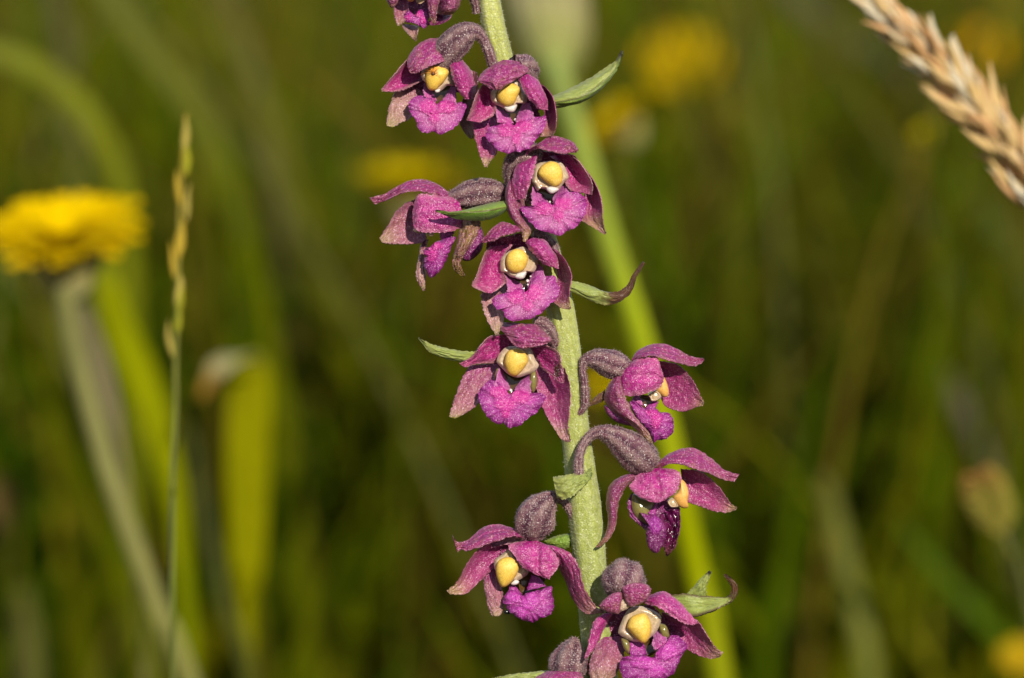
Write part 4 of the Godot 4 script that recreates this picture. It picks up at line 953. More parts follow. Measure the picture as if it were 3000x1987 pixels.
func flower_last() -> void:
	flower(1650, 1960, "lowest flower, mostly below the frame")
	fl(1420, 1840, 0.1436, 75)
	tube("ovary", "ovary", [[1850, 230, -50, 60], [1820, 320, -40, 150], [1780, 460, -30, 270], [1740, 640, -20, 365], [1700, 820, -10, 385], [1680, 960, -10, 300], [1670, 1060, -10, 120]], {"ribs": 0.09, "hairs": 840, "nt": 44, "na": 48})
	petal("dorsal_sepal", "hood", [[1280, 880, 1960, 900, 30, 75, 30], [1040, 1010, 2020, 1020, 40, 95, 60], [940, 1160, 1950, 1200, 50, 100, 70], [1000, 1350, 1700, 1380, 60, 95, 70]])
	petal("petal", "petal", [[950, 1300, 1600, 1350, 0, 30, 0], [800, 1550, 1400, 1600, 10, 30, 10], [900, 1850, 1100, 1860, 20, 20, 20]])
	cushion("lip", "lip_deep", [1250, 1700, 1600, 1600, 1900, 1700, 1850, 2100, 1550, 2250, 1300, 2100], 20, {"jag": 2.0, "ruffle": 12})


func bracts() -> void:
	on_plant()
	var tipc := lin(0.035, 0.022, 0.025)
	var brown := lin(0.10, 0.038, 0.016)
	fl(1080, 0, 0.3378, 25)
	petal("bract", "bract", [[1450, 900, 1450, 960, -10, 0, -10], [1600, 832, 1625, 942, 10, 42, 5, 1625, 885], [1800, 738, 1840, 892, 12, 52, 5, 1830, 845], [1960, 648, 1990, 802, 14, 46, 8, 1985, 750], [2090, 562, 2115, 665, 18, 36, 14, 2110, 635], [2152, 515, 2170, 565, 22, 28, 20], [2194, 442, 2206, 450, 24, 24, 24]], {"mat": "bract", "tip_col": tipc, "tip_from": 0.84, "thick": 10.0, "fold": [lin(0.12, 0.12, 0.05), lin(0.17, 0.26, 0.03)]})
	fl(1060, 380, 0.3827, 30)
	petal("bract", "bract", [[1500, 1185, 1500, 1225, 0, 5, 0], [1610, 1162, 1600, 1242, 10, 25, 12], [1720, 1182, 1735, 1305, 10, 35, 15, 1740, 1255], [1850, 1235, 1855, 1342, 15, 35, 15, 1855, 1262], [1950, 1238, 1955, 1330, 15, 30, 15], [2030, 1195, 2055, 1255, 18, 26, 18], [2080, 1105, 2098, 1132, 20, 24, 20], [2155, 1012, 2166, 1020, 24, 24, 24]], {"mat": "bract", "tip_col": brown, "tip_from": 0.44, "thick": 11.0, "nt": 60})
	fl(1220, 920, 0.2423, 10)
	petal("bract", "bract", [[800, 450, 700, 620, -20, -20, -20], [650, 452, 600, 590, -10, 5, -10], [500, 440, 480, 572, 0, 18, 0], [300, 398, 285, 520, 5, 20, 5], [150, 348, 140, 440, 8, 16, 8], [22, 286, 36, 302, 10, 10, 10]], {"mat": "bract", "tip_col": lin(0.12, 0.07, 0.06), "tip_from": 0.96})
	fl(1600, 1220, 0.2678, 20)
	petal("bract", "bract", [[486, 560, 500, 640, 48, 50, 50], [440, 605, 470, 710, 62, 72, 70], [370, 618, 390, 790, 72, 88, 82], [290, 628, 320, 858, 78, 98, 90], [180, 645, 210, 905, 80, 102, 92], [72, 665, 118, 895, 80, 88, 88]], {"mat": "bract", "wave": 6.0, "thick": 12.0})
	fl(1290, 1420, 0.2678, 10)
	petal("bract", "bract_dark", [[1450, 525, 1460, 650, -30, -20, -30], [1300, 552, 1350, 705, -30, -10, -25], [1130, 615, 1190, 650, -25, -20, -25]], {"mat": "bract"})
	fl(1680, 1630, 0.2277, 40)
	petal("bract", "bract_edged", [[1100, 520, 1350, 780, -60, -50, -40], [1400, 480, 1570, 770, -30, -20, 0], [1600, 508, 1740, 722, -25, -18, 5], [1800, 518, 1885, 662, -20, -8, 5], [1950, 532, 2005, 592, -10, -2, 2], [2028, 490, 2105, 470, 0, 8, 0], [2018, 360, 2098, 350, 5, 10, 5], [1936, 238, 1956, 234, 10, 10, 10]], {"mat": "bract", "tip_col": brown, "tip_from": 0.62, "thick": 11.0, "nt": 60})
	petal("bract", "bract", [[1420, 520, 1720, 540, -70, -70, -70], [1560, 378, 1712, 400, -65, -50, -62], [1650, 275, 1745, 300, -60, -50, -58], [1750, 190, 1773, 200, -55, -55, -55]], {"mat": "bract", "tip_col": tipc, "tip_from": 0.84})
	fl(1420, 1840, 0.1436, 20)
	petal("bract", "bract", [[1450, 840, 1400, 1050, 10, 20, 10], [1000, 895, 1000, 1090, 15, 30, 15], [600, 938, 620, 1130, 18, 28, 18], [150, 1025, 180, 1090, 20, 22, 20]], {"mat": "bract"})


func build_mite() -> void:
	var o := Node3D.new()
	o.name = numbered("tiny_mite")
	fl(1100, 70, 0.2232, 30)
	cur_at = pw(1270, 215, 80)
	o.position = cur_at
	add_child(o)
	tag(o, "tiny brown mite with hair-thin orange legs on the upper left flower's yellow anther", "mite")
	cur = o
	styles["mite"] = styles["brown"].duplicate()
	styles["leg"] = styles["brown"].duplicate()
	for k in ["base", "mid", "tip", "edge", "mott"]:
		styles["leg"][k] = lin(0.50, 0.16, 0.02)
	cushion("body", "mite", [735, 640, 760, 625, 785, 645, 780, 670, 755, 680, 735, 665], 48, {"hf": 5, "hb": 4, "na": 20, "nr": 6, "mat": "wet"})
	for e in [[690, 560], [730, 545], [780, 550], [830, 590], [590, 665], [640, 610], [860, 700], [820, 640]]:
		tube("leg", "leg", [[760, 650, 50, 2.5], [(760 + e[0]) * 0.5, (650 + e[1]) * 0.5 - 18, 57, 2.5], [e[0], e[1], 50, 1.6]], {"nt": 8, "na": 5, "rough": 0.0, "mat": "hair"})


func build_beetle() -> void:
	var o := Node3D.new()
	o.name = numbered("tiny_black_insect")
	fl(1290, 1420, 0.2678, 50)
	cur_at = pw(1478, 1797, 55)
	o.position = cur_at
	add_child(o)
	tag(o, "tiny black insect hiding under the lip of the lower left orchid flower", "insect")
	cur = o
	styles["beetle"] = styles["brown"].duplicate()
	for k in ["base", "mid", "tip", "edge", "mott"]:
		styles["beetle"][k] = lin(0.012, 0.011, 0.010)
	cushion("body", "beetle", [690, 1392, 715, 1375, 750, 1385, 765, 1405, 740, 1420, 705, 1415], 8, {"hf": 6, "hb": 5, "na": 20, "nr": 6, "mat": "wet"})
	for e in [[688, 1425], [715, 1440], [755, 1440], [775, 1425]]:
		tube("leg", "beetle", [[728, 1405, 8, 3.5], [(728 + e[0]) * 0.5, 1412, 12, 3.0], [e[0], e[1], 8, 2.0]], {"nt": 6, "na": 5, "rough": 0.0, "mat": "hair"})

# ---------- the meadow ----------
func build_ground() -> void:
	var o := MeshInstance3D.new()
	o.name = "ground"
	var mb := Mb.new()
	var n := 40
	for a in n + 1:
		for b in n + 1:
			var x := (float(b) / n - 0.5) * 2.0
			var z := (float(a) / n - 0.5) * 2.0
			x = signf(x) * pow(absf(x), 3.0) * 400.0
			z = signf(z) * pow(absf(z), 3.0) * 400.0
			var h := -0.012 + 0.012 * nz.get_noise_2d(x * 0.7, z * 0.7)
			mb.add(Vector3(x, h, z), Vector3.UP, Color(0.055, 0.055, 0.012))
	for a in n:
		for b in n:
			var k := a * (n + 1) + b
			mb.quad(k, k + 1, k + n + 2, k + n + 1)
	o.mesh = mb.mesh(Vector3.ZERO)
	o.material_override = mats["soil"]
	o.set_meta("kind", "structure")
	o.set_meta("label", "meadow ground under the grass")
	add_child(o)


func tuft(blades: int, spread: float, wide: float, bend: float) -> ArrayMesh:
	var mb := Mb.new()
	for k in blades:
		var az := rng.randf() * TAU
		var out := Vector3(cos(az), 0, sin(az))
		var base := Vector3(rng.randf_range(-1, 1), 0, rng.randf_range(-1, 1)) * spread
		var h := rng.randf_range(0.55, 1.0)
		var b := bend * rng.randf_range(0.3, 1.0)
		var sd := out.cross(Vector3.UP).rotated(Vector3.UP, rng.randf_range(-0.8, 0.8))
		var tone := rng.randf_range(0.75, 1.2)
		var col := Color(tone, tone * rng.randf_range(0.92, 1.06), tone)
		var prev := []
		var seg := 5
		for s in seg + 1:
			var t := float(s) / seg
			var p := base + Vector3.UP * h * (t - 0.25 * b * t * t * t) + out * b * h * 0.55 * t * t
			var w := wide * (1.0 - pow(t, 2.2)) * (0.6 + 0.4 * sin(PI * minf(t + 0.2, 1.0))) + 0.0006
			var nn := sd.cross(Vector3.UP * (1.0 - 0.3 * b) + out * b * t).normalized()
			var l := mb.add(p - sd * w, nn, col)
			var m := mb.add(p - nn * w * 0.35, nn, col)
			var r := mb.add(p + sd * w, nn, col)
			if prev:
				mb.quad(prev[0], prev[1], m, l)
				mb.quad(prev[1], prev[2], r, m)
			prev = [l, m, r]
	return mb.mesh(Vector3.ZERO)


func build_meadow_grass() -> void:
	var kinds := [
		["grass", "dense green and olive meadow grass behind the orchid", 9, 0.05, 0.0070, 0.55, 5600, [lin(0.056, 0.090, 0.0008), lin(0.082, 0.096, 0.0008), lin(0.100, 0.096, 0.001), lin(0.040, 0.075, 0.0015)]],
		["dry_grass", "straw brown dry grass among the green meadow grass", 5, 0.05, 0.0040, 0.45, 900, [lin(0.13, 0.105, 0.008), lin(0.11, 0.085, 0.008), lin(0.15, 0.13, 0.02)]],
		["broad_leaves", "broad dark green leaves low in the meadow grass", 6, 0.06, 0.018, 0.9, 900, [lin(0.05, 0.09, 0.0015), lin(0.045, 0.08, 0.004), lin(0.075, 0.10, 0.0015)]],
	]
	for k in kinds:
		var mm := MultiMesh.new()
		mm.transform_format = MultiMesh.TRANSFORM_3D
		mm.use_colors = true
		mm.mesh = tuft(k[2], k[3], k[4], k[5])
		var n: int = k[6]
		mm.instance_count = n
		for i in n:
			var near := i % 12 == 0
			var z := rng.randf_range(-0.85, 0.55) if near else -0.80 - 8.6 * pow(rng.randf(), 1.35)
			var along := cam_at.z - z
			var half := 0.30 + 0.135 * along if not near else 0.75
			var x := rng.randf_range(-half, half)
			var h := rng.randf_range(0.24, 0.46)
			if k[0] == "broad_leaves":
				h = rng.randf_range(0.12, 0.24)
			if k[0] == "dry_grass":
				h *= 1.1
			if z > -0.25:
				h = minf(h, rng.randf_range(0.10, 0.24))
			elif z > -0.8:
				h = minf(h, rng.randf_range(0.16, 0.28))
			var wid := rng.randf_range(0.7, 1.2)
			var b := Basis.from_euler(Vector3(rng.randf_range(-0.14, 0.14), rng.randf() * TAU, rng.randf_range(-0.14, 0.14))).scaled_local(Vector3(wid, h, wid))
			mm.set_instance_transform(i, Transform3D(b, Vector3(x, -0.01, z)))
			var pal: Array = k[7]
			var c: Color = pal[rng.randi_range(0, pal.size() - 1)]
			var patch := 1.12 + 0.6 * nz.get_noise_2d(x * 3.2 + 9.0, z * 1.3)
			mm.set_instance_color(i, Color(c.r * patch, c.g * patch, c.b))
		var o := MultiMeshInstance3D.new()
		o.name = k[0]
		o.multimesh = mm
		o.material_override = mats["blade"]
		tag(o, k[1], "grass", "", "stuff")
		add_child(o)
	var stems := MultiMesh.new()
	stems.transform_format = MultiMesh.TRANSFORM_3D
	stems.use_colors = true
	var sm := reed([Vector3.ZERO, Vector3(0.02, 0.35, 0), Vector3(0.07, 0.72, 0.01), Vector3(0.17, 1.0, 0.02)], [0.0030, 0.0028, 0.0022, 0.0008], 0.5, 0.0, [Color.WHITE, Color.WHITE], 6, 14)
	stems.mesh = sm.mesh(Vector3.ZERO)
	var count := 620
	stems.instance_count = count
	var tones := [lin(0.10, 0.125, 0.002), lin(0.12, 0.12, 0.003), lin(0.13, 0.095, 0.01), lin(0.08, 0.125, 0.002), lin(0.12, 0.12, 0.03), lin(0.10, 0.075, 0.01)]
	for i in count:
		var z := -0.68 - 2.0 * pow(rng.randf(), 1.1)
		var along := cam_at.z - z
		var half := 0.12 + 0.11 * along
		var x := rng.randf_range(-half, half)
		var h := rng.randf_range(0.36, 0.56)
		var b := Basis.from_euler(Vector3(rng.randf_range(-0.18, 0.18), rng.randf() * TAU, rng.randf_range(-0.25, 0.25))).scaled_local(Vector3(1.0, h, 1.0) * Vector3(rng.randf_range(0.7, 1.5), 1.0, rng.randf_range(0.7, 1.5)))
		stems.set_instance_transform(i, Transform3D(b, Vector3(x, -0.01, z)))
		var tc: Color = tones[rng.randi_range(0, tones.size() - 1)]
		var tk := rng.randf_range(0.6, 1.35)
		stems.set_instance_color(i, Color(tc.r * tk, tc.g * tk, tc.b * tk))
	var so := MultiMeshInstance3D.new()
	so.name = "grass_stems"
	so.multimesh = stems
	so.material_override = mats["blade"]
	tag(so, "many thin crossing grass stems standing in the blurred meadow", "grass", "", "stuff")
	add_child(so)


# A stem or blade through world points; widths in metres; flat 1 is round, 0.1 a blade
func reed(pts: Array, widths: Array, flat: float, turn: float, cols: Array, na := 10, nt := 0) -> Mb:
	var mb := Mb.new()
	var steps := nt if nt > 0 else (pts.size() - 1) * 8
	var wp := []
	for w in widths:
		wp.append(Vector3(w, 0, 0))
	var cp := []
	for c in cols:
		cp.append(Vector3(c.r, c.g, c.b))
	for a in steps + 1:
		var t := float(a) / steps
		var c := spline(pts, t)
		var d := (spline(pts, minf(t + 0.01, 1.0)) - spline(pts, maxf(t - 0.01, 0.0))).normalized()
		var s := (rgt * cos(turn) + fwd * sin(turn))
		s = (s - d * s.dot(d)).normalized()
		var nn := d.cross(s)
		var w := maxf(spline(wp, t).x * 0.5, 0.0001)
		var cv := spline(cp, t)
		for b in na:
			var th := TAU * b / na
			var p := c + s * cos(th) * w + nn * (sin(th) * w * flat - (1.0 - flat) * 0.30 * w * (1.0 - absf(cos(th))))
			var n := (s * cos(th) * flat + nn * sin(th)).normalized()
			var k := 1.0 + rng.randf_range(-0.06, 0.06) + 0.12 * nz.get_noise_2d(cos(th) * 1.5, t * 6.0 + c.x * 9.0)
			mb.add(p, n, Color(maxf(cv.x, 0.0) * k, maxf(cv.y, 0.0) * k, maxf(cv.z, 0.0) * k))
	for a in steps:
		for b in na:
			mb.quad(a * na + b, a * na + (b + 1) % na, (a + 1) * na + (b + 1) % na, (a + 1) * na + b)
	for e in 2:
		var first := 0 if e == 0 else steps * na
		var cen := Vector3.ZERO
		for b in na:
			cen += mb.v[first + b] / na
		var dd := (spline(pts, 0.02) - spline(pts, 0.0)).normalized() * (-1.0 if e == 0 else 1.0)
		if e == 1:
			dd = (spline(pts, 1.0) - spline(pts, 0.98)).normalized()
		var m := mb.add(cen, dd, mb.c[first])
		for b in na:
			mb.tri(m, first + b, first + (b + 1) % na)
	return mb


# [[x, y, width], ...] from the top down, as seen d metres away; the rest goes down to the ground
func rooted(list: Array, d: float, lean := 0.0) -> Array:
	var pts := []
	var ws := []
	var k := UNIT / DIST * d
	for a in list:
		var da: float = a[3] if a.size() > 3 else d
		pts.append(far_pt(a[0], a[1], da))
		ws.append(a[2] * k * da / d)
	var p: Vector3 = pts[-1]
	var q: Vector3 = pts[-2]
	var slope := clampf((p.x - q.x) / maxf(q.y - p.y, 0.001), -0.5, 0.5)
	var g := Vector3(p.x + slope * p.y * 0.6, 0.0, p.z + lean)
	if p.y > 0.05:
		pts.append(p.lerp(g, 0.5) + Vector3(slope * p.y * 0.06, 0, 0))
		ws.append(ws[-1])
	g.y = -0.02
	pts.append(g)
	ws.append(ws[-1])
	return [pts, ws, g]


func blade(called: String, label: String, category: String, list: Array, d: float, flat: float, turn: float, cols: Array, group := "") -> MeshInstance3D:
	var r := rooted(list, d)
	var mb := reed(r[0], r[1], flat, turn, cols)
	var g: Vector3 = r[2]
	var o := MeshInstance3D.new()
	o.name = numbered(called)
	o.mesh = mb.mesh(g)
	o.position = g
	o.material_override = mats["blade"]
	tag(o, label, category, group)
	add_child(o)
	return o


func thing(called: String, label: String, category: String, at: Vector3, group := "") -> Node3D:
	var o := Node3D.new()
	o.name = numbered(called)
	o.position = at
	add_child(o)
	tag(o, label, category, group)
	return o


func ligule(mb: Mb, base: Vector3, dir: Vector3, nrm: Vector3, len: float, wide: float, col: Color) -> void:
	var sd := dir.cross(nrm).normalized()
	var prev := []
	for s in 5:
		var t := float(s) / 4.0
		var w := wide * (0.45 + 0.55 * sin(PI * (0.15 + 0.6 * t))) * 0.5
		var p := base + dir * len * t - nrm * len * 0.10 * t * t
		var k := rng.randf_range(0.92, 1.05)
		var c := Color(col.r * k, col.g * k, col.b)
		var l := mb.add(p - sd * w, nrm, c)
		var m := mb.add(p - nrm * w * 0.4, nrm, c)
		var r := mb.add(p + sd * w, nrm, c)
		if prev:
			mb.quad(prev[0], prev[1], m, l)
			mb.quad(prev[1], prev[2], r, m)
		prev = [l, m, r]


func yellow_flower(label: String, x: float, y: float, d: float, rad_px: float, axis: Vector3, stem_px: Array, sw: float, col: Color, scol: Array, brush := false) -> void:
	var k := UNIT / DIST * d
	var rad := rad_px * k
	var cen := far_pt(x, y, d)
	axis = axis.normalized()
	var list := [[x, y + rad_px * 0.55, sw]]
	for p in stem_px:
		list.append([p[0], p[1], sw])
	var r := rooted(list, d)
	r[0][0] = cen - axis * rad * 0.70
	var g: Vector3 = r[2]
	var o := thing("yellow_meadow_flower", label, "flower", g, "yellow composite flowers in the blurred meadow")
	put(reed(r[0], r[1], 1.0, 0.0, scol, 10), "stem", "blade", o, g)
	var inv := [cen - axis * rad * 0.80, cen - axis * rad * 0.58, cen - axis * rad * 0.30, cen - axis * rad * 0.03]
	put(reed(inv, [sw * k * 1.1, rad * 0.66, rad * 0.90, rad * 0.90], 1.0, 0.0, [lin(0.28, 0.26, 0.11), lin(0.30, 0.27, 0.11), lin(0.34, 0.28, 0.08), lin(0.5, 0.36, 0.02)], 14), "involucre", "blade", o, g)
	var e1 := axis.cross(Vector3(0.3, 0.1, 0.9)).normalized()
	var e2 := axis.cross(e1)
	var mb := Mb.new()
	var rings := [[38, 0.10, 1.0, 13.0], [34, 0.08, 0.82, 17.0], [28, 0.05, 0.62, 20.0], [20, 0.02, 0.40, 34.0]]
	if brush:
		rings = [[46, 0.52, 1.22, 46.0], [42, 0.44, 1.24, 58.0], [34, 0.30, 1.18, 68.0], [24, 0.12, 1.0, 78.0]]
	for ring in rings:
		for q in ring[0]:
			var az: float = TAU * (q + rng.randf_range(-0.3, 0.3)) / ring[0]
			var out := e1 * cos(az) + e2 * sin(az)
			var el := deg_to_rad(ring[3] + rng.randf_range(-6, 7))
			var dir := out * cos(el) + axis * sin(el)
			var nrm := axis * cos(el) - out * sin(el)
			ligule(mb, cen + out * rad * ring[1], dir, nrm, rad * (ring[2] - ring[1]) * rng.randf_range(0.88, 1.06), rad * 0.20, col)
	var fl2 := put(mb, "ray_florets", "floret", o, g)
	fl2.set_meta("kind", "stuff")


func spindle(p: Vector3, dir: Vector3, len: float, wide: float, col: Color, nt := 8, na := 8) -> Mb:
	var e := dir.cross(Vector3(0.2, 0.3, 0.93)).normalized() * len * rng.randf_range(-0.06, 0.06)
	return reed([p, p + dir * len * 0.3 + e, p + dir * len * 0.65 + e * 1.5, p + dir * len], [wide * 0.35, wide, wide * 0.72, wide * 0.05], 0.7, rng.randf() * 3.0, [col * 0.85, col, col * 1.05, col * 1.1], na, nt)


func merge(into: Mb, from: Mb) -> void:
	var at := into.v.size()
	into.v.append_array(from.v)
	into.n.append_array(from.n)
	into.c.append_array(from.c)
	for k in from.i:
		into.i.append(k + at)


func golden_spike() -> void:
	var d := 0.862
	var k := UNIT / DIST * d
	var axis_px := [[2535, -20], [2640, 82], [2745, 190], [2845, 302], [2925, 398], [3010, 508], [3110, 680], [3200, 960], [3260, 1400]]
	var list := []
	for a in axis_px:
		list.append([a[0], a[1], 14.0])
	for j in 8:
		list[j][2] = [8.0, 32.0, 46.0, 52.0, 52.0, 50.0, 44.0, 18.0][j]
	var r := rooted(list, d)
	var g: Vector3 = r[2]
	var o := thing("dry_grass_spike", "golden dry grass seed spike slanting in at the upper right", "grass spike", g)
	put(reed(r[0], r[1], 1.0, 0.0, [lin(0.56, 0.38, 0.17), lin(0.54, 0.36, 0.15), lin(0.50, 0.32, 0.12), lin(0.30, 0.22, 0.08)], 8), "stalk", "straw", o, g)
	var pal := [lin(0.60, 0.41, 0.18), lin(0.66, 0.50, 0.29), lin(0.66, 0.57, 0.40), lin(0.56, 0.32, 0.14), lin(0.62, 0.42, 0.17)]
	for i in 170:
		var t := float(i) / 169.0
		var ap := []
		for a in axis_px.slice(0, 7):
			ap.append(far_pt(a[0], a[1], d))
		var p := spline(ap, 0.03 + t * 0.97)
		var ax := (spline(ap, maxf(t - 0.03, 0.0)) - spline(ap, minf(t + 0.05, 1.0))).normalized()
		var az := i * 2.4 + rng.randf_range(-0.3, 0.3)
		var e1 := ax.cross(fwd).normalized()
		var e2 := ax.cross(e1)
		var out := e1 * cos(az) + e2 * sin(az)
		var open := rng.randf_range(0.2, 0.55) * (0.35 + 0.9 * minf(t * 3.0, 1.0))
		var dir := (ax + out * open).normalized()
		var len := rng.randf_range(120, 180) * k * (0.75 + 0.35 * minf(t * 2.0, 1.0))
		put(spindle(p + out * rng.randf_range(4.0, 26.0) * k, dir, len, rng.randf_range(22, 42) * k, pal[rng.randi_range(0, 4)]), "spikelet", "straw", o, g)


func rye_spike() -> void:
	var d := 0.88
	var k := UNIT / DIST * d
	var list := [[548, 330, 5], [535, 450, 10], [526, 600, 11], [522, 760, 12], [520, 900, 13], [514, 1060, 14], [514, 1200, 14], [506, 1400, 15], [504, 1650, 15], [508, 2000, 16]]
	var r := rooted(list, d)
	var g: Vector3 = r[2]
	var o := thing("slender_grass_spike", "slender upright grass spike with ochre spikelets beside the big yellow flower", "grass spike", g)
	put(reed(r[0], r[1], 1.0, 0.0, [lin(0.30, 0.19, 0.02), lin(0.22, 0.19, 0.03), lin(0.16, 0.17, 0.03), lin(0.12, 0.14, 0.03), lin(0.10, 0.12, 0.02)], 8), "stalk", "straw", o, g)
	for e in [[545, 470, -8, 10], [530, 560, -6, -22], [548, 600, 4, 16], [524, 720, -4, 16], [512, 770, -8, -20], [518, 850, 3, -4], [530, 700, 2, 18], [516, 940, -3, -8], [508, 1000, -8, -20], [524, 880, 3, 14], [540, 400, 0, 2]]:
		var p := far_pt(e[0] - 2, e[1] + 45, d)
		var q := far_pt(e[0] + e[2] + e[3] * 0.3, e[1] - 62, d)
		put(spindle(p, (q - p).normalized(), (q - p).length(), 27 * k, [lin(0.42, 0.29, 0.03), lin(0.38, 0.30, 0.06), lin(0.27, 0.26, 0.012)][rng.randi_range(0, 2)]), "spikelet", "straw", o, g)


func spent_head() -> void:
	var d := 1.06
	var k := UNIT / DIST * d
	var list := [[1625, 190, 68, 1.22], [1660, 300, 68, 1.20], [1700, 420, 68, 1.17], [1762, 640, 70, 1.13], [1825, 830, 72, 1.1], [1880, 1000, 73, 1.08], [1950, 1250, 74], [2015, 1558, 76], [2060, 1760, 78], [2110, 1990, 80]]
	var r := rooted(list, d)
	var g: Vector3 = r[2]
	var o := thing("spent_flower_head", "withered round flower head on a thick lime green stem right behind the orchid", "flower", g)
	put(reed(r[0], r[1], 1.0, 0.0, [lin(0.34, 0.40, 0.10), lin(0.34, 0.40, 0.06), lin(0.32, 0.37, 0.015), lin(0.26, 0.29, 0.004), lin(0.24, 0.26, 0.005), lin(0.20, 0.22, 0.005)], 14), "stem", "blade", o, g)
	k = UNIT / DIST * 1.23
	var c0 := far_pt(1632, 215, 1.22)
	var c1 := far_pt(1580, -130, 1.26)
	var ax := (c1 - c0).normalized()
	var h := (c1 - c0).length()
	put(reed([c0, c0 + ax * h * 0.2, c0 + ax * h * 0.45, c0 + ax * h * 0.75, c1], [60 * k, 120 * k, 175 * k, 170 * k, 90 * k], 1.0, 0.0, [lin(0.26, 0.30, 0.06), lin(0.27, 0.29, 0.06), lin(0.31, 0.28, 0.07), lin(0.38, 0.26, 0.08), lin(0.42, 0.21, 0.06)], 18), "bulb", "blade", o, g)
	var e1 := ax.cross(fwd).normalized()
	var e2 := ax.cross(e1)
	for q in 14:
		var az := TAU * q / 14.0
		var out := e1 * cos(az) + e2 * sin(az)
		var p := [c0 + out * 40 * k, c0 + ax * h * 0.25 + out * 92 * k, c0 + ax * h * 0.6 + out * 122 * k, c0 + ax * h * (0.95 + 0.1 * sin(q * 2.7)) + out * 108 * k]
		put(reed(p, [20 * k, 44 * k, 34 * k, 6 * k], 0.25, az + 1.57, [lin(0.26, 0.28, 0.07), lin(0.33, 0.31, 0.11), lin(0.40, 0.33, 0.17), lin(0.42, 0.28, 0.12)], 8), "head_bract", "blade", o, g)
	var mb := Mb.new()
	for q in 40:
		var az := rng.randf() * TAU
		var out := e1 * cos(az) + e2 * sin(az)
		merge(mb, spindle(c0 + ax * h * rng.randf_range(0.75, 0.95) + out * rng.randf_range(20, 110) * k, (ax * 0.5 + out * rng.randf_range(0.1, 0.9) + e1 * 0.5).normalized(), 105 * k, 16 * k, lin(0.42, 0.20, 0.05), 4, 5))
	var w := put(mb, "withered_florets", "straw", o, g)
	w.set_meta("kind", "stuff")


func seed_head(label: String, x: float, y: float, d: float, rx: float, ry: float, tilt: float, stem_px: Array, col: Color, tip: Color) -> void:
	var k := UNIT / DIST * d
	var ax := (upv * cos(tilt) - rgt * sin(tilt)).normalized()
	var cen := far_pt(x, y, d)
	var list := [[x + sin(tilt) * ry, y + cos(tilt) * ry, 22.0]]
	for p in stem_px:
		list.append([p[0], p[1], 22.0])
	var r := rooted(list, d)
	r[0][0] = cen - ax * ry * k * 0.9
	var g: Vector3 = r[2]
	var o := thing("seed_head", label, "seed head", g, "blurred meadow seed heads")
	put(reed(r[0], r[1], 1.0, 0.0, [lin(0.13, 0.13, 0.04), lin(0.10, 0.11, 0.03)], 8), "stem", "blade", o, g)
	var mb := Mb.new()
	var e1 := ax.cross(fwd).normalized()
	var e2 := ax.cross(e1)
	for q in 90:
		var t := float(q) / 89.0
		var az := q * 2.4
		var rr := sqrt(maxf(1.0 - pow(2.0 * t - 1.0, 2.0), 0.02)) * rx * 0.75
		var out := e1 * cos(az) + e2 * sin(az)
		var p := cen + ax * (2.0 * t - 1.0) * ry * 0.9 * k + out * rr * k * 0.7
		merge(mb, spindle(p, (out + ax * 0.8).normalized(), rx * 0.75 * k, rx * 0.42 * k, col.lerp(tip, smoothstep(0.6, 1.0, t + rng.randf_range(-0.2, 0.2))), 4, 6))
	var w := put(mb, "florets", "straw", o, g)
	w.set_meta("kind", "stuff")


